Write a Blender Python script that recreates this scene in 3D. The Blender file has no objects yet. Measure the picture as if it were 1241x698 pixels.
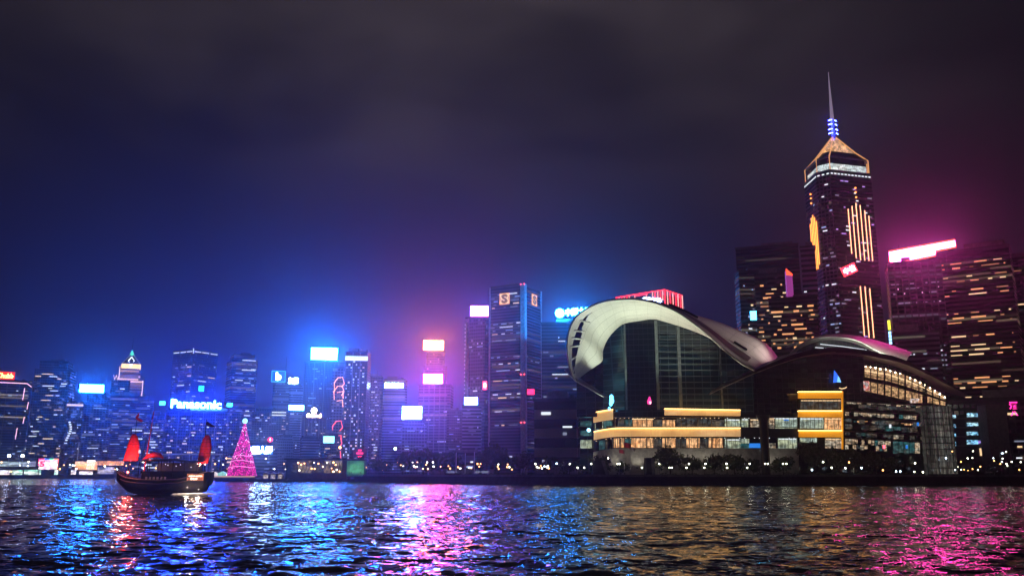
import bpy, math, random
import numpy as np
random.seed(7)
R = math.radians
sc = bpy.context.scene
col = sc.collection

# ------------------------------------------------------------------ camera
F, CX, CY, W0 = 1069.0, 620.5, 349.0, 1241.0
HORIZON, CAMZ = 575.0, 5.0
PITCH = math.atan((HORIZON - CY) / F)
cam = bpy.data.objects.new('camera', bpy.data.cameras.new('camera'))
col.objects.link(cam)
cam.data.sensor_width = 36.0
cam.data.lens = 36.0 * F / W0
cam.data.clip_start, cam.data.clip_end = 0.5, 20000
cam.location = (0, 0, CAMZ)
cam.rotation_euler = (R(90) + PITCH, 0, 0)
sc.camera = cam
sc.view_settings.view_transform = 'Standard'
sc.view_settings.look = 'None'
sc.view_settings.exposure = 0.0
sc.view_settings.gamma = 1.0
sc.view_settings.use_curve_mapping = False
sc.cycles.max_bounces = 6
sc.cycles.diffuse_bounces = 2
sc.cycles.glossy_bounces = 3
sc.cycles.transmission_bounces = 2
sc.cycles.volume_bounces = 0
sc.cycles.sample_clamp_indirect = 6
sc.cycles.use_denoising = True
try:
    sc.cycles.denoiser = 'OPENIMAGEDENOISE'
    sc.cycles.denoising_input_passes = 'RGB_ALBEDO_NORMAL'
except Exception:
    pass

# ------------------------------------------------------------------ node helper
class NT:
    def __init__(s, tree):
        s.t = tree; s.n = tree.nodes; s.l = tree.links
    def node(s, kind, **kw):
        n = s.n.new(kind)
        for k, v in kw.items():
            setattr(n, k, v)
        return n
    def put(s, sock, v):
        if hasattr(v, 'is_output'):
            s.l.new(v, sock)
        else:
            sock.default_value = v
    def m(s, op, a, b=0.0, c=0.0, clamp=False):
        n = s.node('ShaderNodeMath', operation=op); n.use_clamp = clamp
        s.put(n.inputs[0], a); s.put(n.inputs[1], b); s.put(n.inputs[2], c)
        return n.outputs[0]
    def vm(s, op, a, b=(0, 0, 0)):
        n = s.node('ShaderNodeVectorMath', operation=op)
        s.put(n.inputs[0], a); s.put(n.inputs[1], b)
        return n.outputs[0]
    def scale(s, a, k):
        n = s.node('ShaderNodeVectorMath', operation='SCALE')
        s.put(n.inputs[0], a); s.put(n.inputs[3], k)
        return n.outputs[0]
    def mix(s, f, a, b):
        n = s.node('ShaderNodeMix', data_type='RGBA')
        s.put(n.inputs[0], f); s.put(n.inputs[6], a); s.put(n.inputs[7], b)
        return n.outputs[2]
    def noise(s, vec, scale, detail=2.0, rough=0.5, dist=0.0, color=False):
        n = s.node('ShaderNodeTexNoise')
        if vec is not None: s.put(n.inputs['Vector'], vec)
        n.inputs['Scale'].default_value = scale; n.inputs['Detail'].default_value = detail
        n.inputs['Roughness'].default_value = rough; n.inputs['Distortion'].default_value = dist
        return n.outputs[1] if color else n.outputs[0]
    def smooth(s, v, a, b, lo=0.0, hi=1.0):
        n = s.node('ShaderNodeMapRange', interpolation_type='SMOOTHSTEP')
        s.put(n.inputs[0], v)
        for i, q in enumerate((a, b, lo, hi)): n.inputs[1 + i].default_value = q
        return n.outputs[0]

# ------------------------------------------------------------------ world: night sky with city glow and low cloud
world = bpy.data.worlds.new('World'); sc.world = world
world.use_nodes = True
wt = NT(world.node_tree); wt.n.clear()
tc = wt.node('ShaderNodeTexCoord')
sep = wt.node('ShaderNodeSeparateXYZ'); wt.l.new(tc.outputs['Generated'], sep.inputs[0])
dx, dy, dz = sep.outputs
az = wt.m('ARCTAN2', dx, dy)
el = wt.m('MAXIMUM', dz, 0.0)
def lobe(c, w):
    q = wt.m('DIVIDE', wt.m('SUBTRACT', az, c), w)
    return wt.m('EXPONENT', wt.m('MULTIPLY', wt.m('MULTIPLY', q, q), -1.0))
def rise(h):
    return wt.m('EXPONENT', wt.m('MULTIPLY', el, -1.0 / h))
def gauss_el(c, w):
    q = wt.m('DIVIDE', wt.m('SUBTRACT', el, c), w)
    return wt.m('EXPONENT', wt.m('MULTIPLY', wt.m('MULTIPLY', q, q), -1.0))
cl_vec = wt.vm('MULTIPLY', tc.outputs['Generated'], (1.0, 1.0, 2.6))
cl1 = wt.smooth(wt.noise(cl_vec, 2.2, 3.0, 0.45, 0.3), 0.30, 0.74)
cl2 = wt.noise(cl_vec, 9.0, 4.0, 0.5, 0.6)
base = (0.0085, 0.0068, 0.0135, 1)
def colr(c, f):
    return wt.scale(c, f)
sky_v = wt.vm('ADD', (0.0070, 0.0055, 0.0090), colr((0.0030, 0.0090, 0.105), wt.m('MULTIPLY', lobe(-0.24, 0.36), gauss_el(0.10, 0.17))))
sky_v = wt.vm('ADD', sky_v, colr((0.010, 0.005, 0.045), wt.m('MULTIPLY', lobe(-0.02, 0.30), gauss_el(0.08, 0.16))))
cloud_f = wt.m('MULTIPLY', wt.m('MULTIPLY', cl1, wt.m('ADD', 0.55, wt.m('MULTIPLY', cl2, 0.7))), wt.smooth(dz, 0.22, 0.44))
sky_v = wt.vm('ADD', sky_v, colr((0.044, 0.035, 0.038), wt.m('MULTIPLY', cloud_f, wt.m('ADD', 0.25, wt.m('MULTIPLY', lobe(-0.08, 0.42), 1.0)))))
nish = wt.node('ShaderNodeTexSky', sky_type='NISHITA'); nish.sun_disc = False
nish.sun_elevation = R(-6); nish.sun_rotation = R(200)
sky_v = wt.vm('ADD', sky_v, wt.scale(nish.outputs[0], 0.002))
bg = wt.node('ShaderNodeBackground'); wt.l.new(sky_v, bg.inputs[0]); bg.inputs[1].default_value = 1.0
wo = wt.node('ShaderNodeOutputWorld'); wt.l.new(bg.outputs[0], wo.inputs[0])
world.cycles.sampling_method = 'MANUAL'
world.cycles.sample_map_resolution = 256

fill_sun = bpy.data.objects.new('moonlight', bpy.data.lights.new('moonlight', 'SUN'))  # faint bluish sun added as fill for the night
fill_sun.data.energy = 0.02; fill_sun.data.angle = R(0.5); fill_sun.data.color = (0.8, 0.86, 1.0)
fill_sun.rotation_euler = (R(50), 0, R(-25)); col.objects.link(fill_sun)

# ------------------------------------------------------------------ pixel ray -> point at forward distance D
CP, SP = math.cos(PITCH), math.sin(PITCH)
def P(px, py, D):
    u = (px - CX) / F; v = (CY - py) / F
    k = D / (CP - v * SP)
    return (u * k, D, CAMZ + (SP + v * CP) * k)
LZ = 4.0     # top of the quay

# ------------------------------------------------------------------ object helpers
def tag(o, label=None, cat=None, group=None, kind=None):
    if label: o['label'] = label
    if cat: o['category'] = cat
    if group: o['group'] = group
    if kind: o['kind'] = kind
    return o
def empty(name, loc=(0, 0, 0), rz=0.0, label=None, cat=None, group=None):
    o = bpy.data.objects.new(name, None); col.objects.link(o)
    o.location = loc; o.rotation_euler = (0, 0, rz); o.empty_display_size = 0.5
    return tag(o, label, cat, group)
def link(name, me, mat=None, parent=None):
    o = bpy.data.objects.new(name, me); col.objects.link(o)
    if mat and not me.materials: me.materials.append(mat)
    if parent: o.parent = parent
    return o
class MB:
    def __init__(s): s.v = []; s.f = []; s.uv = None; s.sm = False
    def box(s, x0, x1, y0, y1, z0, z1):
        b = len(s.v)
        s.v += [(x0, y0, z0), (x1, y0, z0), (x1, y1, z0), (x0, y1, z0), (x0, y0, z1), (x1, y0, z1), (x1, y1, z1), (x0, y1, z1)]
        s.f += [tuple(b + i for i in q) for q in ((0, 3, 2, 1), (4, 5, 6, 7), (0, 1, 5, 4), (1, 2, 6, 5), (2, 3, 7, 6), (3, 0, 4, 7))]
        return s
    def prism(s, pts, z0, z1, top=None):
        b = len(s.v); n = len(pts)
        t = top or pts
        s.v += [(x, y, z0) for x, y in pts] + [(x, y, z1) for x, y in t]
        s.f += [tuple(b + i for i in range(n - 1, -1, -1)), tuple(b + n + i for i in range(n))]
        s.f += [(b + i, b + (i + 1) % n, b + n + (i + 1) % n, b + n + i) for i in range(n)]
        return s
    def tube(s, pts, rad, n=6):
        pts = [np.array(p, float) for p in pts]
        b = len(s.v)
        for i, p in enumerate(pts):
            d = pts[min(i + 1, len(pts) - 1)] - pts[max(i - 1, 0)]
            d = d / (np.linalg.norm(d) + 1e-9)
            a = np.cross(d, (0, 0, 1.0))
            if np.linalg.norm(a) < 1e-3: a = np.cross(d, (1.0, 0, 0))
            a /= np.linalg.norm(a); c = np.cross(d, a)
            r = rad[i] if hasattr(rad, '__len__') else rad
            for k in range(n):
                t = 2 * math.pi * k / n
                s.v.append(tuple(p + r * (math.cos(t) * a + math.sin(t) * c)))
        for i in range(len(pts) - 1):
            for k in range(n):
                q = b + i * n
                s.f.append((q + k, q + (k + 1) % n, q + n + (k + 1) % n, q + n + k))
        s.f.append(tuple(b + k for k in range(n)))
        s.f.append(tuple(b + (len(pts) - 1) * n + k for k in range(n - 1, -1, -1)))
        return s
    def ball(s, c, r, n=8, m=6, sz=1.0):
        b = len(s.v)
        for j in range(1, m):
            t = math.pi * j / m
            for k in range(n):
                a = 2 * math.pi * k / n
                s.v.append((c[0] + r * math.sin(t) * math.cos(a), c[1] + r * math.sin(t) * math.sin(a), c[2] + r * sz * math.cos(t)))
        for j in range(m - 2):
            for k in range(n):
                s.f.append((b + j * n + k, b + (j + 1) * n + k, b + (j + 1) * n + (k + 1) % n, b + j * n + (k + 1) % n))
        t = len(s.v); s.v += [(c[0], c[1], c[2] + r * sz), (c[0], c[1], c[2] - r * sz)]
        for k in range(n):
            s.f.append((t, b + k, b + (k + 1) % n))
            q = b + (m - 2) * n
            s.f.append((t + 1, q + (k + 1) % n, q + k))
        return s
    def grid(s, rows, skip=None, uv=False):
        b = len(s.v); n = len(rows[0]); m = len(rows)
        for r in rows: s.v += [tuple(p) for p in r]
        if uv:
            s.uv = [(i / (n - 1), j / (m - 1)) for j in range(m) for i in range(n)]
        for j in range(m - 1):
            for i in range(n - 1):
                if skip and skip(i / (n - 1), j / (m - 1)): continue
                s.f.append((b + j * n + i, b + j * n + i + 1, b + (j + 1) * n + i + 1, b + (j + 1) * n + i))
        return s
    def mesh(s, name, smooth=False):
        me = bpy.data.meshes.new(name); me.from_pydata(s.v, [], s.f)
        if s.uv:
            l = me.uv_layers.new(name='UVMap')
            idx = np.zeros(len(me.loops), dtype=np.int32); me.loops.foreach_get('vertex_index', idx)
            l.data.foreach_set('uv', np.array(s.uv, dtype=np.float32)[idx].ravel())
        if smooth: me.polygons.foreach_set('use_smooth', [True] * len(me.polygons))
        me.update(); return me
    def build(s, name, mat, parent=None, smooth=False):
        me = s.mesh(name, smooth); me.materials.append(mat)
        return link(name, me, None, parent)
def resample(pts, n):
    pts = np.array(pts, float)
    p = np.vstack([2 * pts[0] - pts[1], pts, 2 * pts[-1] - pts[-2]])
    out = []
    for q in np.linspace(0, len(pts) - 1, n):
        i = min(int(q), len(pts) - 2); t = q - i
        a, b, c, d = p[i], p[i + 1], p[i + 2], p[i + 3]
        out.append(0.5 * ((2 * b) + (-a + c) * t + (2 * a - 5 * b + 4 * c - d) * t * t + (-a + 3 * b - 3 * c + d) * t ** 3))
    return np.array(out)

# ------------------------------------------------------------------ materials
def pmat(name, base, rough=0.6, metal=0.0, vary=0.25, vscale=0.5, spec=0.5):
    m = bpy.data.materials.new(name); m.use_nodes = True
    t = NT(m.node_tree); b = t.n['Principled BSDF']
    c = t.node('ShaderNodeTexCoord')
    f = t.noise(c.outputs['Object'], vscale, 5.0, 0.6)
    k = t.smooth(f, 0.3, 0.7, 1 - vary, 1 + vary)
    t.l.new(t.scale(tuple(base[:3]), k), b.inputs['Base Color'])
    b.inputs['Roughness'].default_value = rough; b.inputs['Metallic'].default_value = metal
    b.inputs['Specular IOR Level'].default_value = spec
    return m
def emat(name, c, s, sample=False):
    m = bpy.data.materials.new(name); m.use_nodes = True
    t = NT(m.node_tree); b = t.n['Principled BSDF']
    b.inputs['Base Color'].default_value = (0.02, 0.02, 0.02, 1)
    b.inputs['Emission Color'].default_value = (*c, 1); b.inputs['Emission Strength'].default_value = s
    m.cycles.emission_sampling = 'FRONT_BACK' if sample else 'NONE'
    return m
def interior(name, c1, c2, s, sx=0.6, sz=1.2, lo=0.25, sample=False, stripe=0.45, base=(0.03, 0.03, 0.03)):
    """uneven glow"""
    m = bpy.data.materials.new(name); m.use_nodes = True
    t = NT(m.node_tree); b = t.n['Principled BSDF']
    g = t.node('ShaderNodeNewGeometry')
    v = t.vm('MULTIPLY', g.outputs['Position'], (sx, 0.05, sz))
    n1 = t.smooth(t.noise(v, 1.0, 3.0, 0.6), 0.35, 0.68, lo, 1.0)
    n2 = t.smooth(t.noise(t.vm('MULTIPLY', g.outputs['Position'], (2.4, 0.0, 0.25)), 1.0, 2.0), 0.42, 0.58, stripe, 1.0)
    n3 = t.noise(v, 0.35, 1.0)
    b.inputs['Base Color'].default_value = (*base, 1); b.inputs['Roughness'].default_value = 0.15 if base[0] < .1 else .6
    t.l.new(t.mix(t.smooth(n3, 0.4, 0.6), (*c1, 1), (*c2, 1)), b.inputs['Emission Color'])
    t.l.new(t.m('MULTIPLY', t.m('MULTIPLY', n1, n2), s), b.inputs['Emission Strength'])
    m.cycles.emission_sampling = 'FRONT_BACK' if sample else 'NONE'
    return m
def facade(name, glass, wall, fh=3.6, cw=3.0, prob=0.1, lit=(1, 0.75, 0.45), es=0.25, band=0.42, pier=0.18):
    """floors and bays: dark glass between spandrels and piers, some rooms dimly lit"""
    m = bpy.data.materials.new(name); m.use_nodes = True
    t = NT(m.node_tree); b = t.n['Principled BSDF']
    c = t.node('ShaderNodeTexCoord'); s = t.node('ShaderNodeSeparateXYZ'); t.l.new(c.outputs['Object'], s.inputs[0])
    h = t.m('DIVIDE', t.m('ADD', s.outputs[0], t.m('MULTIPLY', s.outputs[1], 1.003)), cw)
    z = t.m('DIVIDE', s.outputs[2], fh)
    fz = t.m('FRACT', z); fx = t.m('FRACT', h)
    isw = t.m('MULTIPLY', t.m('GREATER_THAN', fz, band), t.m('GREATER_THAN', fx, pier))
    cell = t.node('ShaderNodeCombineXYZ'); t.l.new(t.m('FLOOR', h), cell.inputs[0]); t.l.new(t.m('FLOOR', z), cell.inputs[1])
    wn = t.node('ShaderNodeTexWhiteNoise', noise_dimensions='3D'); t.l.new(cell.outputs[0], wn.inputs[0])
    wn2 = t.node('ShaderNodeTexWhiteNoise', noise_dimensions='3D'); t.l.new(t.vm('ADD', cell.outputs[0], (31.7, 5.1, 2.0)), wn2.inputs[0])
    grime = t.smooth(t.noise(c.outputs['Object'], 0.06, 4.0), 0.3, 0.7, 0.75, 1.2)
    t.l.new(t.scale(t.mix(isw, (*wall, 1), (*glass, 1)), grime), b.inputs['Base Color'])
    t.l.new(t.m('SUBTRACT', 0.6, t.m('MULTIPLY', isw, 0.4)), b.inputs['Roughness'])
    on = t.m('MULTIPLY', isw, t.m('LESS_THAN', wn.outputs[0], prob))
    b.inputs['Emission Color'].default_value = (*lit, 1)
    t.l.new(t.m('MULTIPLY', on, t.m('MULTIPLY', t.m('POWER', wn2.outputs[0], 2.0), es)), b.inputs['Emission Strength'])
    m.cycles.emission_sampling = 'NONE'
    return m

M = {}
M['concrete'] = pmat('concrete', (0.16, 0.155, 0.15), 0.8)
M['dark_concrete'] = pmat('dark_concrete', (0.05, 0.05, 0.05), 0.85)
M['dark_metal'] = pmat('dark_metal', (0.03, 0.03, 0.035), 0.45, 0.6)
M['white_paint'] = pmat('white_paint', (0.72, 0.72, 0.69), 0.45, vary=0.1)
M['steel'] = pmat('steel', (0.35, 0.36, 0.38), 0.4, 0.7)
M['dark_glass'] = pmat('dark_glass', (0.012, 0.02, 0.024), 0.12, 0, 0.3, 0.1)
M['bark'] = pmat('bark', (0.06, 0.045, 0.03), 0.9)
M['asphalt'] = pmat('asphalt', (0.05, 0.05, 0.052), 0.85)
M['win_white'] = emat('white_window_light', (0.85, 0.92, 1.0), 1.15)
M['win_cool'] = emat('cool_window_light', (0.40, 0.58, 1.0), 0.8)
M['win_warm'] = emat('warm_window_light', (1.0, 0.68, 0.36), 1.15)
M['win_orange'] = emat('orange_window_light', (1.0, 0.42, 0.17), 1.1)
M['win_dim'] = emat('dim_window_light', (0.65, 0.72, 1.0), 0.33)
M['win_dimorange'] = emat('dim_orange_window_light', (1.0, 0.42, 0.2), 0.4)
M['win_violet'] = emat('violet_window_light', (0.6, 0.35, 1.0), 0.9)
M['lamp_white'] = emat('white_lamp_glow', (0.95, 0.95, 0.72), 14)
M['lamp_warm'] = emat('warm_lamp_glow', (1.0, 0.42, 0.12), 10)
M['lamp_cold'] = emat('cold_lamp_glow', (0.6, 0.8, 1.0), 18)
M['bulb'] = emat('bulb_glow', (1, 0.8, 0.55), 8)
FAC = {
    'blue': facade('blue_office_facade', (0.015, 0.022, 0.035), (0.06, 0.065, 0.08), 3.8, 3.2, 0.10, (0.6, 0.75, 1.0), 0.3),
    'grey': facade('grey_office_facade', (0.02, 0.02, 0.025), (0.11, 0.105, 0.10), 3.6, 4.0, 0.12, (1.0, 0.8, 0.6), 0.3),
    'flat': facade('apartment_facade', (0.02, 0.02, 0.02), (0.13, 0.12, 0.11), 3.0, 3.4, 0.16, (1.0, 0.7, 0.45), 0.5, 0.5, 0.5),
    'band': facade('banded_facade', (0.012, 0.014, 0.02), (0.16, 0.155, 0.16), 4.2, 30.0, 0.05, (0.9, 0.8, 0.7), 0.12, 0.45, 0.0),
    'dark': facade('dark_office_facade', (0.008, 0.008, 0.011), (0.03, 0.028, 0.032), 3.6, 3.2, 0.07, (1.0, 0.6, 0.35), 0.12),
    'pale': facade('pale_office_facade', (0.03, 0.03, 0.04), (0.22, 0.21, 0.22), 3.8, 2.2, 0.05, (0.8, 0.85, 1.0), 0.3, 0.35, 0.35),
}

# ------------------------------------------------------------------ setting: water, quay, land
def make_water():
    rng = np.random.default_rng(3)
    rows = [22.0]
    while rows[-1] < 455:
        y = rows[-1]; rows.append(y + min(0.9, max(0.22, y * y / (5 * F) * 0.55)))
    while rows[-1] < 1750: rows.append(rows[-1] + 60)
    ys = np.array(rows); nc = 860
    u = np.linspace(-1, 1, nc); 
    Y = np.repeat(ys[:, None], nc, 1); half = 0.64 * ys + 25
    X = u[None, :] * half[:, None]
    Z = np.zeros_like(X)
    cell = np.maximum(np.gradient(ys), half * 2 / nc)[:, None]
    for i in range(90):
        lam = 0.65 * (7.0 / 0.65) ** (rng.random())
        th = R(90) + rng.normal(0, 0.75) + (0.25 if lam > 5 else -0.1)
        k = 2 * math.pi / lam; slope = 0.0195 * (1.0 if lam < 3 else 0.8 if lam < 5 else .55)
        a = slope / k; ph = rng.random() * 6.28
        fade = np.clip((lam / cell - 2.2) / 1.6, 0, 1)
        Z += a * fade * np.sin(k * (X * math.cos(th) + Y * math.sin(th)) + ph + 0.8 * np.sin(X * 0.11 + i))
    n, m = nc, len(ys)
    v = np.stack([X, Y, Z], -1).reshape(-1, 3)
    idx = np.arange(m * n).reshape(m, n)
    q = np.stack([idx[:-1, :-1], idx[:-1, 1:], idx[1:, 1:], idx[1:, :-1]], -1).reshape(-1, 4)
    me = bpy.data.meshes.new('harbour_water')
    me.vertices.add(len(v)); me.vertices.foreach_set('co', v.astype(np.float32).ravel())
    me.loops.add(q.size); me.loops.foreach_set('vertex_index', q.astype(np.int32).ravel())
    me.polygons.add(len(q)); me.polygons.foreach_set('loop_start', np.arange(0, q.size, 4, dtype=np.int32))
    me.polygons.foreach_set('loop_total', np.full(len(q), 4, dtype=np.int32))
    me.polygons.foreach_set('use_smooth', np.ones(len(q), dtype=bool))
    me.update(calc_edges=True); me.validate()
    m_ = bpy.data.materials.new('harbour_water'); m_.use_nodes = True
    t = NT(m_.node_tree); b = t.n['Principled BSDF']
    b.inputs['Base Color'].default_value = (0.003, 0.006, 0.010, 1)
    b.inputs['Roughness'].default_value = 0.065; b.inputs['IOR'].default_value = 1.33
    g = t.node('ShaderNodeNewGeometry')
    sl = None
    for scale, amp, st in ((0.13, 0.32, 0.6), (0.55, 0.85, 0.6), (1.5, 1.05, 0.7), (4.5, 0.45, 0.9)):
        v_ = t.vm('MULTIPLY', g.outputs['Position'], (st, 1.0, 0.0))
        n_ = t.vm('MULTIPLY', t.vm('SUBTRACT', t.noise(v_, scale, 2.0, 0.55, 0.4, color=True), (0.5, 0.5, 0.5)), (amp * 1.25, amp, 0.0))
        sl = n_ if sl is None else t.vm('ADD', sl, n_)
    # calmer and rougher patches
    patch = t.smooth(t.noise(t.vm('MULTIPLY', g.outputs['Position'], (0.35, 1.0, 0.0)), 0.035, 4.0, 0.6), 0.3, 0.7, 0.45, 1.3)
    nn = t.vm('NORMALIZE', t.vm('ADD', g.outputs['Normal'], t.scale(sl, patch)))
    t.l.new(nn, b.inputs['Normal'])
    o = link('harbour_water', me, m_); tag(o, kind='structure')
make_water()

SHORE = [(1420, 414), (1160, 420), (690, 425), (600, 462), (520, 545), (430, 640), (424, 1150), (-140, 1180)]
shore = [P(px, HORIZON, D)[:2] for px, D in SHORE]
land_pts = [(2200, shore[0][1])] + [(x, y) for x, y in shore] + [(-2200, 1185), (-2200, 2550), (2200, 2550)]
land = MB(); land.prism(land_pts[::-1] if False else land_pts, -1.0, LZ)
# ground sheet
tag(land.build('land', M['asphalt']), kind='structure')
# quay wall facing the harbour, with a coping
def wall_strip(pts, z0, z1, thick, name, mat, parent=None):
    b = MB()
    pts = [np.array(p[:2], float) for p in pts]
    nrm = []
    for i in range(len(pts)):
        d = pts[min(i + 1, len(pts) - 1)] - pts[max(i - 1, 0)]; d /= np.linalg.norm(d)
        nrm.append(np.array((-d[1], d[0])))
    rows = []
    for off, z in ((0, z0), (0, z1), (thick, z1), (thick, z0), (0, z0)):
        rows.append([(p[0] + n[0] * off, p[1] + n[1] * off, z) for p, n in zip(pts, nrm)])
    b.grid(rows)
    b.f.append(tuple(len(pts) * k for k in range(4))); b.f.append(tuple(len(pts) * k + len(pts) - 1 for k in (3, 2, 1, 0)))
    return b.build(name, mat, parent)
quay_pts = [(x, y - 0.6) for x, y in shore[:6]]
q = empty('quay_wall', (shore[2][0], shore[2][1], 0), 0, 'long dark concrete quay wall along the harbour below the convention centre', 'quay wall')
def under(o, root):
    o.parent = root; o.matrix_parent_inverse = root.matrix_basis.inverted() if False else o.matrix_parent_inverse
    return o
def local(root, pts):
    c, s_ = math.cos(-root.rotation_euler[2]), math.sin(-root.rotation_euler[2])
    out = []
    for p in pts:
        x, y = p[0] - root.location[0], p[1] - root.location[1]
        z = (p[2] if len(p) > 2 else 0) - root.location[2]
        out.append((x * c - y * s_, x * s_ + y * c, z))
    return out
wall_strip([p[:2] for p in local(q, quay_pts)], -0.9, LZ + 0.05, -1.2, 'wall', M['dark_concrete'], q)
wall_strip([p[:2] for p in local(q, [(x, y - 0.2) for x, y in shore[:6]])], LZ + 0.05, LZ + 1.1, -0.35, 'parapet', M['concrete'], q)
q2 = wall_strip([(x, y - 0.5) for x, y in shore[6:]], -0.9, LZ + 0.6, -1.0, 'seawall', M['dark_concrete'])
tag(q2, 'low dark seawall far off on the left below the bright shopfronts', 'seawall')

# ------------------------------------------------------------------ haze
hb = MB().box(-2350, 2350, -160, 2700, -2.2, 480)
hz = hb.build('haze', None) if False else link('haze', hb.mesh('haze'))
hm = bpy.data.materials.new('haze'); hm.use_nodes = True
ht = NT(hm.node_tree); ht.n.clear()
ho = ht.node('ShaderNodeOutputMaterial'); hv = ht.node('ShaderNodeVolumePrincipled')
hv.inputs['Color'].default_value = (0.74, 0.82, 1.0, 1); hv.inputs['Density'].default_value = 0.00018
hv.inputs['Anisotropy'].default_value = 0.89
ht.l.new(hv.outputs[0], ho.inputs['Volume'])
hz.data.materials.append(hm); tag(hz, kind='stuff')

# ------------------------------------------------------------------ towers
unit_cube = MB().box(-0.5, 0.5, -0.5, 0.5, -0.5, 0.5).mesh('window')
win_mesh = {}
def wmesh(key):
    if key not in win_mesh:
        me = unit_cube.copy(); me.name = 'window'; me.materials.clear(); me.materials.append(M[key]); win_mesh[key] = me
    return win_mesh[key]
def window(root, c, size, key, rz=0.0, name='window'):
    o = bpy.data.objects.new(name, wmesh(key)); col.objects.link(o); o.parent = root
    o.location = c; o.scale = size; o.rotation_euler = (0, 0, rz)
    return o
TW = {}
def windows_on(root, w, d, h, face, n, fh=3.8, cw=3.0, run=(1, 4), keys=('win_white', 'win_cool', 'win_dim'), zr=(0.05, 0.97), xr=(0.03, 0.97), hh=0.42, rows=None, rnd=None):
    rnd = rnd or random
    L = w if face in 'f' else d
    nc = max(2, int(L * (xr[1] - xr[0]) / cw)); z0, z1 = h * zr[0], h * zr[1]
    nr = max(2, int((z1 - z0) / fh)); used = set(); k = tries = 0
    pick = [rnd.randrange(nr) for _ in range(rows)] if rows else None
    while k < n and tries < n * 20:
        tries += 1
        r_ = rnd.choice(pick) if pick else rnd.randrange(nr)
        c_ = rnd.randrange(nc); ln = min(rnd.randint(*run), nc - c_)
        if any((r_, c_ + i) in used for i in range(-1, ln + 1)): continue
        for i in range(ln): used.add((r_, c_ + i))
        a = -L / 2 + L * xr[0] + (c_ + ln / 2) * cw; z = z0 + (r_ + 0.6) * fh
        if a + ln * cw * 0.5 > L / 2 - 0.2: continue
        if face == 'f': window(root, (a, -d / 2 - 0.05, z), ((ln * cw - 0.7) * rnd.choice((1, 1, .7, .5)), 0.5, fh * hh * rnd.choice((1, .8, .6))), rnd.choice(keys))
        elif face == 'r': window(root, (w / 2 + 0.05, a, z), (0.5, ln * cw - 0.7, fh * hh), rnd.choice(keys))
        else: window(root, (-w / 2 - 0.05, a, z), (0.5, ln * cw - 0.7, fh * hh), rnd.choice(keys))
        k += 1
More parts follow.
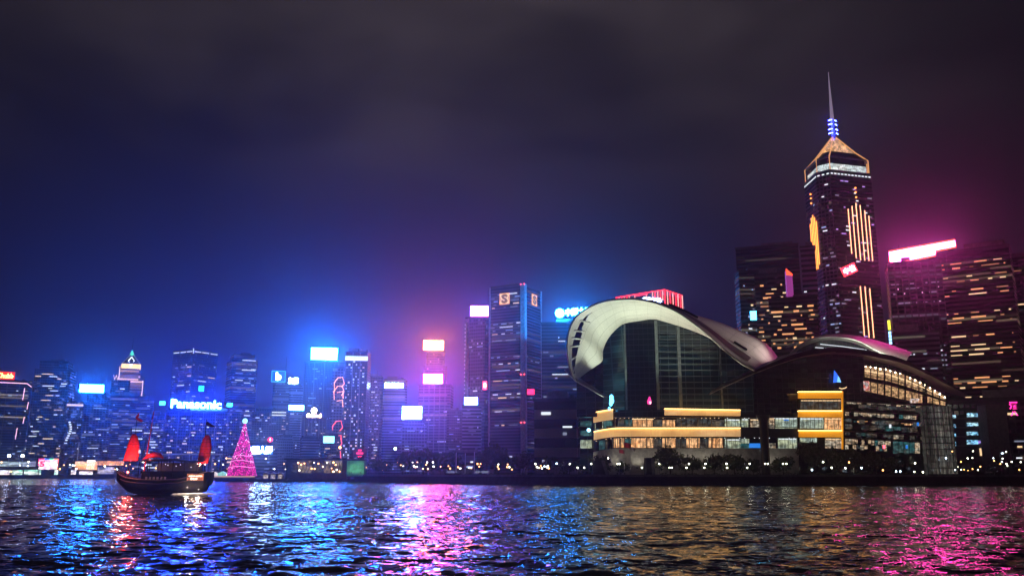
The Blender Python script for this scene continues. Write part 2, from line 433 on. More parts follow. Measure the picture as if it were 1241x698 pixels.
def tower(label, x0, x1, ytop, D, yaw=0, ratio=0.9, fac='blue', wins=(), name='office_tower', cat='office tower', crown=True, group=None, mast=0, key=None, ref=None):
    A, B = P(x0, ytop, D), P(x1, ytop, D)
    Wd = B[0] - A[0]; cx = (A[0] + B[0]) / 2; h = A[2] - LZ
    a = abs(R(yaw)); w = Wd / (math.cos(a) + ratio * math.sin(a)); d = w * ratio
    if isinstance(fac, str):
        rv = random.Random(int(x0 * 13 + D)); tint = {'blue': ((.010, .016, .04), (.055, .06, .12)), 'grey': ((.015, .015, .02), (.085, .08, .08)), 'flat': ((.015, .015, .015), (.10, .09, .085)), 'dark': ((.006, .006, .009), (.022, .02, .024)), 'pale': ((.022, .022, .035), (.17, .165, .22)), 'band': ((.012, .014, .02), (.22, .20, .21))}[fac]  # blue entry: bluish haze light put into the wall colour
        kind = ('bands' if fac == 'band' else rv.choice(('bays', 'bays', 'ribs', 'bands')) if D > 1000 else rv.choice(('bays', 'bands')))
        kk = rv.uniform(.8, 1.25)
        fac = facade('tower_facade', tint[0], tuple(c_ * kk for c_ in tint[1]), (10.5 if fac == 'band' else rv.uniform(3.2, 4.3)), {'bays': rv.uniform(2.4, 4.5), 'ribs': rv.uniform(1.6, 2.4), 'bands': 40}[kind], rv.uniform(.05, .16), rv.choice(((1, .72, .45), (.7, .8, 1), (1, .85, .65))), (rv.uniform(.15, .45) if D > 1000 else rv.uniform(.08, .18)), {'bays': .42, 'ribs': .22, 'bands': .5}[kind], {'bays': .25, 'ribs': .45, 'bands': 0}[kind])
    root = empty(name, (cx, D + d / 2, LZ), R(yaw) - math.atan2(cx, D), label, cat, group)
    fm_w = FAC[fac] if isinstance(fac, str) else fac
    style = random.Random(int(x0 * 3 + ytop * 11)).choice(('box', 'step', 'chamfer', 'step')) if D > 1000 and crown and key not in ('chubb', 't6', 't19', 't12', 'pana', 't13') else 'box'
    if style == 'chamfer':
        c_ = .10 * w
        MB().prism([(-w / 2 + c_, -d / 2), (w / 2 - c_, -d / 2), (w / 2, -d / 2 + c_), (w / 2, d / 2 - c_), (w / 2 - c_, d / 2), (-w / 2 + c_, d / 2), (-w / 2, d / 2 - c_), (-w / 2, -d / 2 + c_)], -.5, h).build('wall', fm_w, root)
        wins = [dict(q_, xr=(.13, .87)) for q_ in wins]
    elif style == 'step':
        hs = h * random.Random(int(x0)).uniform(.88, .95)
        MB().box(-w / 2, w / 2, -d / 2, d / 2, -.5, hs).build('wall', fm_w, root)
        MB().box(-w / 2 - .3, w / 2 + .3, -d / 2 - .3, d / 2 + .3, hs + .002, hs + 1.2).build('ledge', M['dark_concrete'], root)
        MB().box(-w * .40, w * .40, -d * .40, d * .40, hs + 1.203, h).build('upper_storeys', fm_w, root)
        wins = [dict(q_, zr=(q_.get('zr', (.05, .97))[0], min(q_.get('zr', (.05, .97))[1], hs / h - .01))) for q_ in wins]
    else:
        MB().box(-w / 2, w / 2, -d / 2, d / 2, -0.5, h).build('wall', fm_w, root)
    W_, D_ = w, d
    if style == 'step': w, d = w * .8, d * .8
    elif style == 'chamfer': w, d = w * .84, d * .84
    if crown:
        MB().box(-w / 2 - 0.4, w / 2 + 0.4, -d / 2 - 0.4, d / 2 + 0.4, h + 0.003, h + 1.6).build('parapet', M['dark_concrete'], root)
        e = random.uniform(-0.2, 0.2); ph = random.uniform(2.5, 6)
        MB().box(-w * 0.25 + w * e, w * 0.25 + w * e, -d * 0.25, d * 0.25, h + 1.61, h + 1.61 + ph).build('plant_room', M['concrete'], root)
        for q_ in range(random.randint(1, 3)):
            ux, uy, us = random.uniform(-.4, .4) * w, random.uniform(-.4, .1) * d, random.uniform(.03, .07) * w
            if abs(ux - w * e) < w * .25 + us and abs(uy) < d * .25 + us: continue
            MB().tube([(ux, uy, h + 1.61), (ux, uy, h + 1.61 + random.uniform(1.5, 4))], us, 8).build('roof_tank', M['dark_concrete'], root)
        if random.random() < .4: MB().tube([(w * .2, d * .1, h + 1.6), (w * .2, d * .1, h + random.uniform(9, 16))], [.35, .12], 5).build('antenna', M['dark_metal'], root)
    rb_ = random.Random(int(x0 + 7 * ytop))
    if style == 'box' and (key == 't25' or (D > 1000 and rb_.random() < .55)):      # piers standing proud of the front
        n_ = rb_.choice((3, 4, 6, 8))
        for i_ in range(n_ + 1):
            xx_ = -w / 2 + w * i_ / n_
            MB().box(max(xx_ - .45, -w / 2 + .01), min(xx_ + .45, w / 2 - .01), -d / 2 - .9, -d / 2 - .002, -.4, h - .02).build('pier', M['dark_concrete'] if D < 800 else M['concrete'], root)
    w, d = W_, D_
    if mast:
        MB().tube([(w * .1, 0, h), (w * .1, 0, h + mast)], [0.7, 0.25]).build('antenna', M['dark_metal'], root)
    for s in wins: windows_on(root, w, d, h, **s)
    root['_w'] = w; 
    T = dict(root=root, w=w, d=d, h=h); del root['_w']
    if key: TW[key] = T
    return T
def wn(face, n, **k): return dict(face=face, n=n, **k)
WH = ('win_white', 'win_cool', 'win_dim', 'win_dim'); WM = ('win_warm', 'win_white', 'win_dim'); OR = ('win_orange', 'win_orange', 'win_dimorange', 'win_warm')

# left skyline
tower('dark tower cut by the left edge carrying a red lettered rooftop sign', -30, 22, 461, 1350, 0, 0.9, 'blue', [wn('f', 30, run=(1, 3), keys=WH)], key='chubb')
tower('tall flat topped tower with a column of violet lights down its right', 38, 84, 438, 1420, -14, 0.8, 'grey', [wn('f', 48, run=(2, 6), keys=WM + ('win_warm',)), wn('r', 10, keys=('win_violet',))], key='t2')
tower('narrow tower with a pale lit crown band beside the cyan sign', 78, 98, 487, 1300, 0, 0.9, 'grey', [wn('f', 30, run=(1, 3), keys=WH)], key='t2b')
tower('dark office tower with a white glowing panel on its roof', 97, 130, 478, 1290, 0, 0.9, 'blue', [wn('f', 26, run=(1, 6), keys=WH)], key='t3')
tower('broad stepped office block with rows of lit floors in front of the pyramid tower', 116, 178, 480, 1360, 0, 0.5, 'blue', [wn('f', 62, run=(2, 8), keys=WH, fh=4.2)], key='t5')
tower('dark low tower with thin rows of blue white windows right of the mast', 172, 197, 503, 1330, 0, 0.8, 'blue', [wn('f', 34, run=(1, 5), keys=WH, fh=4.2)])
tower('corner tower with a broken line of white light round its crown', 205, 257, 425, 1500, 40, 0.95, 'blue', [wn('f', 32, run=(1, 6), keys=WM + ('win_dim',) * 2, rows=15), wn('l', 32, run=(1, 6), keys=WM + ('win_dim',) * 2, rows=15)], key='t6')
tower('wide tower block under the long blue lettered sign', 197, 282, 499, 1240, 0, 0.5, 'blue', [wn('f', 95, run=(1, 2), keys=WM + ('win_cool',), cw=3.4, zr=(0.03, 0.92))], key='pana')
tower('slim dark tower with rows of white light near its top and a faint crown', 272, 308, 430, 1450, 12, 0.9, 'blue', [wn('f', 50, run=(2, 7), keys=WH, rows=22)], key='t7')
tower('tower with two lit rows on top behind the pink tree', 302, 346, 496, 1250, 0, 0.8, 'grey', [wn('f', 54, run=(1, 3), keys=WM)], key='t8')
tower('slim tower carrying a blue framed emblem sign on its roof', 328, 352, 467, 1330, 0, 1.0, 'grey', [wn('f', 26, run=(1, 2), keys=WH)], mast=45, key='t9')
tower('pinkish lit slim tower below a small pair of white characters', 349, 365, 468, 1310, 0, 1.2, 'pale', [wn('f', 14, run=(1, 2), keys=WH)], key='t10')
tower('broad tower with the brightest cyan white panel on top', 366, 414, 440, 1380, 0, 0.7, 'blue', [wn('f', 40, run=(1, 4), keys=WH)], key='t11')
tower('low tower topped by an emblem and white word sign', 367, 393, 507, 1200, 0, 0.9, 'grey', [wn('f', 34, run=(1, 2), keys=WM)], key='t11b')
tower('narrow tower with orange neon patterns down its side', 402, 418, 446, 1260, 0, 1.0, 'pale', [wn('f', 12, run=(1, 2), keys=WM)], key='t12')
tower('dark apartment tower dotted with white windows under a double light band', 417, 448, 427, 1190, -10, 0.9, 'dark', [wn('f', 90, run=(1, 1), keys=('win_white', 'win_white', 'win_warm', 'win_dim'), cw=3.2, fh=4.0, hh=.6)], name='apartment_tower', cat='apartment tower', key='t13')
tower('shorter apartment tower with warm windows right of the dotted tower', 441, 463, 456, 1300, 0, 0.9, 'flat', [wn('f', 46, run=(1, 2), keys=WM)], name='apartment_tower', cat='apartment tower')
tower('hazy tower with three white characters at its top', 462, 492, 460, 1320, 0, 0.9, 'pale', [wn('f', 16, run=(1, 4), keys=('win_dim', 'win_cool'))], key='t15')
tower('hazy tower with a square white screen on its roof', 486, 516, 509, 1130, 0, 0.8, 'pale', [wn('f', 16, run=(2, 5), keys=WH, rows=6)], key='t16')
tower('tall hazy tower under the orange glowing rooftop panel', 513, 541, 427, 1420, 0, 0.9, 'grey', [wn('f', 14, run=(1, 3), keys=('win_dim', 'win_cool'))], key='t17')
tower('hazy tower under the pink glowing rooftop panel', 506, 549, 467, 1260, -8, 0.8, 'grey', [wn('f', 22, run=(2, 6), keys=('win_dim', 'win_white'), rows=8)], key='t17b')
tower('low grey tower left of the slim tower with the bead of lights', 541, 563, 498, 1150, 0, 0.8, 'grey', [wn('f', 16, run=(1, 4), keys=WH)])
tower('slim tower edged by a bead of small lights below a red framed sign', 564, 594, 385, 1060, -30, 0.5, 'blue', [wn('f', 26, run=(1, 3), keys=WH, rows=9)], key='t19')
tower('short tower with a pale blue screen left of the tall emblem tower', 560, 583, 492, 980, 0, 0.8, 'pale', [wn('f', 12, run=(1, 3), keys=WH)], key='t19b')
tower('tall blue office tower with gold emblem squares at its top corners', 593, 657, 347, 960, -27, 1.0, 'blue', [wn('f', 86, run=(3, 9), keys=('win_white', 'win_dim', 'win_cool', 'win_dim', 'win_warm'), cw=1.9, fh=3.7, hh=.3, rows=22), wn('r', 12, run=(3, 7), keys=('win_dim',), cw=1.9, fh=3.7, hh=.3, rows=7)], key='shk', crown=False)
tower('dark blue tower under cyan characters left of the curved hood', 657, 716, 392, 900, 0, 0.6, 'blue', [wn('f', 40, run=(1, 6), keys=WH, cw=3.0)], key='t21')
# right cluster
tower('big unlit block rising darkest behind the left of the spired tower', 899, 972, 299, 860, 0, 0.6, 'dark', [wn('f', 3, keys=WH)])
tower('blue tinted apartment tower with a cyan light near its middle', 893, 927, 330, 700, 14, 0.8, 'flat', [wn('f', 60, run=(1, 2), keys=('win_dim', 'win_white', 'win_cool', 'win_warm'), cw=2.2, fh=3.2)], name='apartment_tower', cat='apartment tower', key='t23')
tower('apartment tower with many rows of orange lit flats left of the spired tower', 920, 963, 333, 690, 0, 0.8, 'flat', [wn('f', 95, run=(1, 3), keys=OR, cw=2.3, fh=3.4, hh=.4)], name='apartment_tower', cat='apartment tower', key='t23b')
tower('lower apartment block of orange lit rows below the magenta fin', 938, 994, 362, 650, 0, 0.6, 'flat', [wn('f', 98, run=(1, 4), keys=OR, cw=2.3, fh=3.4, hh=.4)], name='apartment_tower', cat='apartment tower', key='t23c')
tower('narrow tower with violet lit stripes tight against the left of the spired tower', 973, 990, 300, 730, 0, 1.0, facade('violet_lit_band_facade', (0.01, 0.01, 0.015), (0.30, 0.20, 0.36), 4.4, 40, 0.0, band=0.5, pier=0), [wn('f', 4, keys=WH)], key='t24b')  # violet light of the nearby sign put into the band colour
tower('tall dark office tower under the long orange and white rooftop sign', 1083, 1147, 318, 620, 6, 0.7, 'dark', [wn('f', 44, run=(1, 5), keys=('win_dim', 'win_white', 'win_dim'), cw=1.9, fh=3.5, hh=.3, rows=16)], key='t25')
tower('wide dark block full of orange lit rows right of the rooftop sign', 1141, 1232, 303, 650, -5, 0.5, 'dark', [wn('f', 98, run=(2, 6), keys=('win_orange', 'win_dimorange', 'win_orange', 'win_warm'), cw=2.1, fh=3.5, hh=.3, zr=(.12, .97), rows=34)], key='t26')
tower('dark tower cut by the right edge behind the wide block', 1229, 1290, 312, 700, 0, 0.6, 'dark', [wn('f', 30, run=(2, 5), keys=('win_dimorange', 'win_warm'), cw=2.1, fh=3.5, hh=.3)])
tower('grey lower annexe with two lit rows in front of the signed tower', 1088, 1140, 404, 600, 0, 0.4, 'pale', [wn('f', 26, run=(1, 4), keys=('win_dim', 'win_white'), cw=1.8, fh=3.4, hh=.35, rows=7)], key='t28')
tower('dark podium block at the right end behind the street lamps', 1163, 1290, 484, 560, 0, 0.4, 'dark', [wn('f', 22, run=(1, 3), keys=('win_dim', 'win_white', 'win_warm'), cw=2.0, fh=3.4, xr=(.3, .97))], key='t29')
tower('low grey banded block beside the left end of the convention centre', 648, 702, 486, 500, -6, 0.6, 'band', [wn('f', 4, run=(1, 2), keys=WH)], name='banded_building', cat='building', key='t22')
# background blocks, hazy and alike
bx = [-5, 24, 60, 92, 132, 160, 188, 260, 292, 322, 356, 392, 428, 470, 500, 530, 556, 586]
for i, x in enumerate(bx):
    wv = random.uniform(26, 44)
    tower('hazy background block low between the taller towers of the left skyline', x - wv / 2, x + wv / 2, random.uniform(505, 535), 1620 + 40 * (i % 3), random.choice((-12, 0, 12)), 0.7, random.choice(('grey', 'flat', 'blue')), [wn('f', 16, run=(1, 3), keys=WM)], name='background_block', cat='building', group='hazy blocks behind the left skyline')

# Sun-lit-emblem tower details
T = TW['shk']; w, d, h = T['w'], T['d'], T['h']
M['pale_stone'] = pmat('pale_stone', (0.55, 0.52, 0.52), 0.6)
MB().box(w / 2 - 4.5, w / 2 + 0.8, -d / 2 - 0.8, -d / 2 + 4.5, -.4, h + 1.5).build('corner_pier', M['pale_stone'], T['root'])
MB().box(-w / 2 - 0.6, -w / 2 + 1.4, -d / 2 - 0.6, -d / 2 + 1.4, -.4, h + .6).build('corner_pier', M['pale_stone'], T['root'])
MB().box(w / 2 - 1.6, w / 2 + .6, d / 2 - 1.6, d / 2 + .6, -.4, h + .6).build('corner_pier', M['pale_stone'], T['root'])
MB().box(-w / 2 + 1.5, w / 2 - 4.6, -d / 2 - .3, d / 2 - 1.7, h + .01, h + 2).build('parapet', M['dark_concrete'], T['root'])
MB().box(-w * .2, w * .2, -d * .2, d * .2, h + 2.01, h + 6).build('plant_room', M['concrete'], T['root'])

# ------------------------------------------------------------------ text and signs
dgc = {}
def text_mesh(body, w=None, h=None, ext=0.15, shear=0.0, bold=0.0, vertical=False):
    cu = bpy.data.curves.new('lettering', 'FONT'); cu.body = body; cu.extrude = 0.02; cu.shear = shear; cu.offset = bold
    cu.align_x = 'CENTER'; cu.resolution_u = 3
    ob = bpy.data.objects.new('lettering', cu); col.objects.link(ob)
    dg = bpy.context.evaluated_depsgraph_get()
    me = bpy.data.meshes.new_from_object(ob.evaluated_get(dg))
    bpy.data.objects.remove(ob); bpy.data.curves.remove(cu)
    n = len(me.vertices); co = np.zeros(n * 3, np.float32); me.vertices.foreach_get('co', co); co = co.reshape(-1, 3)
    mn, mx = co.min(0), co.max(0); c = (mn + mx) / 2; s = mx - mn
    sx = w / s[0] if w else h / s[1]; sy = h / s[1] if h else sx
    out = np.stack([(co[:, 0] - c[0]) * sx, -(co[:, 2]) / 0.02 * ext, (co[:, 1] - c[1]) * sy], 1)
    me.vertices.foreach_set('co', out.astype(np.float32).ravel()); me.materials.clear(); me.update(); me.name = 'lettering'
    return me
def face_root(name, px, py, D, label, cat, group=None, yaw=0):
    p = P(px, py, D)
    return empty(name, p, R(yaw) - math.atan2(p[0], p[1]), label, cat, group)
def px_m(px, py, D):
    return P(px + 1, py, D)[0] - P(px, py, D)[0]
nsig = [0]
def sign(x0, x1, y0, y1, D, label, glow, S, frame=None, text=None, tcol=None, tS=None, panel=True, name='rooftop_sign', legs=4.0, yaw=0, shear=0, tw=0.9, th=0.75, bold=0.0, pcol=None):
    px, py = (x0 + x1) / 2, (y0 + y1) / 2; k = px_m(px, py, D)
    w, h = (x1 - x0) * k, (y1 - y0) * k
    root = face_root(name, px, py, D, label, 'sign', yaw=yaw)
    nsig[0] += 1
    if panel:
        m = emat('sign_panel_light', glow, S * (1.0 if S > 50 else 1), True) if S else M['dark_metal']
        MB().box(-w / 2, w / 2, -0.5, -0.4, -h / 2, h / 2).build('panel', m, root)
        MB().box(-w / 2 - .02, w / 2 + .02, -0.395, 0.5, -h / 2 - .001, h / 2 + .001).build('housing', M['dark_metal'], root)
    fm = emat('sign_frame_light', frame[0], frame[1]) if frame else M['dark_metal']
    t = max(0.6, 0.75 * k) if frame else max(0.35, 0.35 * k)
    if panel:
        MB().box(-w / 2 - t, w / 2 + t, -0.55, 0.55, h / 2 + .005, h / 2 + t).build('frame', fm, root)
        MB().box(-w / 2 - t, w / 2 + t, -0.55, 0.55, -h / 2 - t, -h / 2 - .005).build('frame', fm, root)
        MB().box(-w / 2 - t, -w / 2 - .005, -0.54, 0.54, -h / 2, h / 2).build('frame', fm, root)
        MB().box(w / 2 + .005, w / 2 + t, -0.54, 0.54, -h / 2, h / 2).build('frame', fm, root)
    if legs:
        for sx in (-.35, 0, .35):
            MB().tube([(sx * w, 0.6, -h / 2 - legs), (sx * w, 0.6, h / 2)], 0.25, 5).build('support_post', M['dark_metal'], root)
    if text:
        me = text_mesh(text, w * tw, h * th, 0.3, shear, bold)
        o = link('lettering', me, emat('sign_letter_light', tcol, tS * (0.9 if tS > 50 else 1), tS >= 20), root); o.location = (0, -0.75, 0)
    return root, w, h, k

sign(-3, 15.8, 451, 459, 1353, 'orange and red lettered sign on the roof at the left edge', (0.5, 0.01, 0.005), 3, ((1, .03, .01), 1.5), 'Chubb', (1, 0.45, 0.12), 14)
sign(98, 124.5, 466, 475.5, 1294, 'white panel in a cyan glow on a rooftop left of the pyramid tower', (0.010, 0.18, 1.0), 210)
r_, w, h, k = sign(199, 277, 484, 495, 1244, 'long white lettered sign with cyan end lights glowing deep blue', (0, 0, 0), 0, None, panel=False, legs=6)
o = link('lettering', text_mesh('Panasonic', w * .74, h * .98, .6, bold=.03), emat('sign_letter_light', (0.012, 0.055, 1.0), 300, True), r_)
for s in (-1, 1):
    MB().prism([(s * w * .5 - 4.2, -.4), (s * w * .5, -.4), (s * w * .5 + 3, 0), (s * w * .5, .4), (s * w * .5 - 4.2, .4)] if s > 0 else [(s * w * .5 - 3, 0), (s * w * .5, -.4), (s * w * .5 + 4.2, -.4), (s * w * .5 + 4.2, .4), (s * w * .5, .4)], -2.6, 2.6).build('end_light', emat('cyan_sign_light', (0.05, 0.7, 1.0), 6), r_)
sign(330, 345, 450, 462, 1334, 'blue framed rooftop sign with a white round emblem', (0.0, 0.06, 0.5), 2, ((0.02, 0.3, 1), 3), 'b', (0.5, 0.8, 1.0), 20, legs=7, tw=.4, th=.8, bold=.04)
sign(349.5, 361.5, 457.5, 465, 1313, 'small pair of white characters on the slim pinkish tower', 0, 0, None, '友邦', (0.35, 0.7, 1.0), 60, panel=False, tw=1, th=1, bold=.02)
sign(350.5, 368, 491, 497, 1308.5, 'white bar sign on a blue panel below the pair of characters', (0.10, 0.30, 1.0), 45, ((0.0, 0.16, 0.9), 2.5), legs=0)
sign(377.5, 408.5, 421.5, 436, 1384, 'largest white panel in a cyan glow on the left skyline', (0.008, 0.17, 1.0), 350, legs=6)
sign(371, 382, 453.5, 462.5, 1378, 'small white sign in a red frame on the tower with the big panel', (1.0, 0.06, 0.35), 45, ((1, .03, .05), 3), legs=0)
r_, w, h, k = sign(372, 389, 494, 506.5, 1203, 'white ring emblem above a white word sign on a low roof', 0, 0, None, panel=False, legs=3)
o = link('lettering', text_mesh('Conrad', w, h * .42, .3, bold=.03), emat('sign_letter_light', (1.0, 0.62, 0.4), 26, True), r_); o.location = (0, -.4, -h * .28)
b = MB(); b.tube([(math.cos(t) * h * .2, -.4, h * .22 + math.sin(t) * h * .22) for t in np.linspace(0, 6.283, 15)], h * .07, 5); b.build('emblem', emat('emblem_light', (1.0, .75, .6), 22), r_)
sign(418.5, 445.5, 431.5, 437, 1186, 'double band of pale light across the top of the dotted tower', (0.7, 0.9, 0.9), 1.6, legs=0)
sign(466.5, 488.5, 463.5, 470.5, 1318, 'three white characters on blue at the top of a hazy tower', (0.0, 0.08, 0.6), 1.2, None, '日的知', (0.3, 0.6, 1.0), 60, legs=0, tw=.98, th=.95, bold=.02)
sign(487.5, 511, 492.5, 508, 1133, 'square white screen with a blue white glow above a hazy roof', (0.05, 0.12, 1.0), 190)
sign(513.5, 537, 413, 424, 1423, 'white panel in an orange glow, upper of two stacked signs', (1.0, 0.20, 0.06), 150, ((1, .35, .12), 1.5))
sign(513.5, 536, 453.5, 464.5, 1264, 'white panel in a pink glow, lower of two stacked signs', (0.75, 0.06, 0.72), 210, ((1, .08, .2), 2))
sign(570.5, 591.5, 371, 383, 1054, 'white sign in a red frame on the slim beaded tower', (0.20, 0.12, 1.0), 75, ((1, .03, .12), 3))
sign(563, 578.5, 481.5, 491, 983, 'small pale blue screen on the short tower below the red framed sign', (0.10, 0.26, 1.0), 70)
sign(585, 590, 462, 472, 1053, 'small red upright sign at the left edge of the emblem tower', (1.0, 0.04, 0.06), 6, None, '8', (1, .8, .8), 8, legs=0, tw=.6, th=.5)
sign(639, 647.5, 471.5, 478, 950, 'small red sign at the foot of the emblem tower right face', (1.0, 0.02, 0.10), 4, legs=0)
# round emblem + characters on the tower left of the hood
r_, w, h, k = sign(673, 716, 371, 386, 903, 'cyan glowing round emblem and characters behind the curved hood', 0, 0, None, panel=False, legs=8, yaw=0)
b = MB(); b.tube([(-w * .5 + h * .36, -.5, -h * .06), (-w * .5 + h * .36, .5, -h * .06)], h * .36, 16); b.build('emblem', emat('emblem_light', (0.012, 0.27, 1.0), 290, True), r_)
o = link('lettering', text_mesh('中國太平', w * .74, h * .62, .5, shear=.15, bold=.04), emat('sign_letter_light', (0.012, 0.27, 1.0), 290, True), r_); o.location = (w * .14, 0, h * .06); o.rotation_euler = (0, R(-4), 0)
sign(298.5, 330, 540, 550, 1080, 'white characters on a blue board right of the pink tree', (0.0, 0.10, 0.7), 2.5, None, '中國人壽', (0.30, 0.50, 1.0), 90, legs=0, tw=.96, th=.92, bold=.03)
r_, w, h, k = sign(324.5, 330.5, 529.5, 535.5, 1086, 'small round red sign above the blue character board', 0, 0, None, panel=False, legs=0)
b = MB(); b.tube([(0, -.4, 0), (0, .4, 0)], w * .5, 14); b.build('disc', emat('red_sign_light', (1, .02, .06), 3), r_)
link('lettering', text_mesh('8', w * .25, h * .5, .2), emat('sign_letter_light', (1, .8, .8), 5), r_).location = (0, -.6, 0)
sign(392, 405, 528.5, 536.5, 1060, 'pale cyan screen low on the left of the dotted tower', (0.25, 0.75, 0.9), 3.5, legs=0)
# orange white stepped sign, right
r_, w, h, k = sign(1081, 1154, 294, 318, 624, 'long stepped orange and white rooftop sign in a magenta glow', 0, 0, None, panel=False, legs=6)
pm = emat('sign_panel_light', (1.0, 0.055, 0.40), 82, True); em_ = emat('sign_edge_light', (1.0, 0.14, 0.015), 3)
def quadbox(pts, y0, y1):
    b_ = MB(); n_ = len(pts)
    b_.v = [(x, y0, z) for x, z in pts] + [(x, y1, z) for x, z in pts]
    b_.f = [tuple(range(n_)), tuple(range(2 * n_ - 1, n_ - 1, -1))] + [(i, (i + 1) % n_ + 0, n_ + (i + 1) % n_, n_ + i)[::-1] for i in range(n_)]
    return b_
sp = [(-w * .5, -h * .48), (w * .19, -h * .22), (w * .2, h * .0), (w * .5, h * .10), (w * .5, h * .46), (-w * .5, h * .2)]
quadbox(sp, -.5, -.4).build('panel', pm, r_)
quadbox([(x * 1.002, z * 1.004) for x, z in sp], -.395, .5).build('housing', M['dark_metal'], r_)
b = MB(); b.tube([(x * 1.012, -.5, z * 1.03) for x, z in sp + sp[:1]], .75, 5); b.build('frame', em_, r_)

def emblem(root, at, s, face):
    e = empty('emblem_sign', (0, 0, 0)); e.parent = root
    bpy.data.objects.remove(e)
    pan = MB().box(-s / 2, s / 2, -.3, .3, -s / 2, s / 2).build('emblem', emat('emblem_panel_light', (1, 0.66, 0.32), 1.25, False), root)
    pan.location = at; pan.rotation_euler = (0, 0, 0 if face == 'f' else R(90))
    fr = MB(); fr.tube([(-s / 2, -.3, -s / 2), (s / 2, -.3, -s / 2), (s / 2, -.3, s / 2), (-s / 2, -.3, s / 2), (-s / 2, -.3, -s / 2)], s * .04, 5)
    fr.build('emblem_frame', emat('emblem_edge_light', (1, .32, .08), 1.4), pan)
    l = link('lettering', text_mesh('S', s * .6, s * .78, .2, bold=.05), emat('emblem_mark', (0.22, 0.09, 0.02), 1.0), pan); l.location = (0, -.45, 0)
    b_ = MB()
    b_.tube([(math.cos(t) * s * .42, -.5, math.sin(t) * s * .42) for t in np.linspace(0, 6.283, 19)], s * .025, 4)
    b_.build('ring', l.data.materials[0], pan)
T = TW['shk']; w, d, h = T['w'], T['d'], T['h']
emblem(T['root'], (-w * .03 - 1, -d / 2 - .6, h - 13.5), 12, 'f'); emblem(T['root'], (w / 2 + .6, d * .05, h - 13), 12, 'r')
M['red_beacon'] = emat('red_beacon_light', (1, .08, .12), 5)
for zz in (h + 1, h * .52, h * .27):
    for xx in (w / 2 - 4.0, w / 2 + .4):
        MB().ball((xx, -d / 2 - 1.1, zz), .8).build('beacon_light', M['red_beacon'], T['root'])
# bead of lights down the slim tower, neon on others
T = TW['t19']; w, d, h = T['w'], T['d'], T['h']
for i in range(34): MB().ball((-w / 2 - .3, -d / 2 - .3, h * (.1 + .86 * i / 33)), .75, 6, 4).build('bead_light', M['win_white'], T['root'])
MB().box(-w / 2 + .5, -w / 2 + 5, -d / 2 - .5, -d / 2 + .3, 0, h).build('corner_pier', M['pale_stone'], T['root'])
T = TW['t12']; w, d, h = T['w'], T['d'], T['h']
ne = emat('orange_neon_light', (1, .35, .1), 3.5); nr = emat('red_neon_light', (1, .1, .05), 3)
def neon(root, pts, r, mat, name='neon_tube'):
    b_ = MB(); b_.tube(pts, r, 5); return b_.build(name, mat, root)
yf = -d / 2 - .5
for k_, (zz, mt) in enumerate(((.86, ne), (.78, ne), (.45, nr), (.3, nr))):
    z0 = h * zz
    neon(T['root'], [(-w * .3, yf, z0 - 12), (-w * .35, yf, z0), (-w * .1, yf, z0 + 7), (w * .25, yf, z0 + 8), (w * .4, yf, z0 - 1), (w * .2, yf, z0 - 6)], .55, mt)
    neon(T['root'], [(-w * .1, yf, z0 - 14), (w * .3, yf, z0 - 12), (w * .35, yf, z0 - 22)], .5, mt)
T = TW['chubb']; w, d, h = T['w'], T['d'], T['h']
pk = emat('pink_neon_light', (1, .5, .7), 2.2)
neon(T['root'], [(-w / 2, -d / 2 - .6, h - 3), (w * .40, -d / 2 - .6, h - 3), (w * .5, -d / 2 - .6, h - 8)], .6, pk)
for xx, za, zb in ((.36, .93, .80), (.47, .78, .7), (.3, .5, .38), (.42, .62, .55)): neon(T['root'], [(w * xx, -d / 2 - .6, h * za), (w * xx - .8, -d / 2 - .6, h * zb)], .5, pk)
T = TW['t2b']; w, d, h = T['w'], T['d'], T['h']
MB().box(-w / 2, w / 2, -d / 2 - .5, -d / 2 - .05, h - 6, h - 3).build('crown_band', emat('crown_band_light', (1, .7, .6), 1.0), T['root'])
for q_ in range(9): window(T['root'], (-w * .25 + math.sin(q_ * .5) * 2.4, -d / 2 - .3, h * .72 - q_ * 3.2), (3, .5, 2), 'win_white', name='light_panel')
MB().box(w * .36, w * .42, -d / 2 - .4, -d / 2, 0, h * .45).build('light_strip', M['win_dim'], T['root'])
T = TW['t6']; w, d, h = T['w'], T['d'], T['h']
for f0, f1 in ((.05, .30), (.36, .62), (.7, .97)):
    MB().box(-w / 2 + w * f0, -w / 2 + w * f1, -d / 2 - .5, -d / 2 + .1, h - 3, h - 1.6).build('crown_light', M['win_white'], T['root'])
    MB().box(-w / 2 - .5, -w / 2 + .1, -d / 2 + d * f0, -d / 2 + d * f1, h - 3, h - 1.6).build('crown_light', M['win_white'], T['root'])
MB().box(-w / 2 - .6, -w / 2 + .4, -d / 2 - .6, -d / 2 + .4, h - 6, h + 3).build('crown_light', M['win_white'], T['root'])
sign(241, 247, 467.5, 474, 1489, 'small cyan slanted flag sign on the corner tower', (0.02, 0.55, 0.8), 4, legs=0)
T = TW['t8']; w, d, h = T['w'], T['d'], T['h']
for zz in (3, 7): MB().box(w * .02, w * .4, -d / 2 - .5, -d / 2 - .05, h - zz - 1.6, h - zz).build('light_strip', M['win_white'], T['root'])
T = TW['t7']; w, d, h = T['w'], T['d'], T['h']
for zz in (8, 24): MB().box(-w * .1, w * .42, -d / 2 - .5, -d / 2 - .05, h - zz - 1.4, h - zz).build('light_strip', M['win_white'], T['root'])
T = TW['t17b']; w, d, h = T['w'], T['d'], T['h']

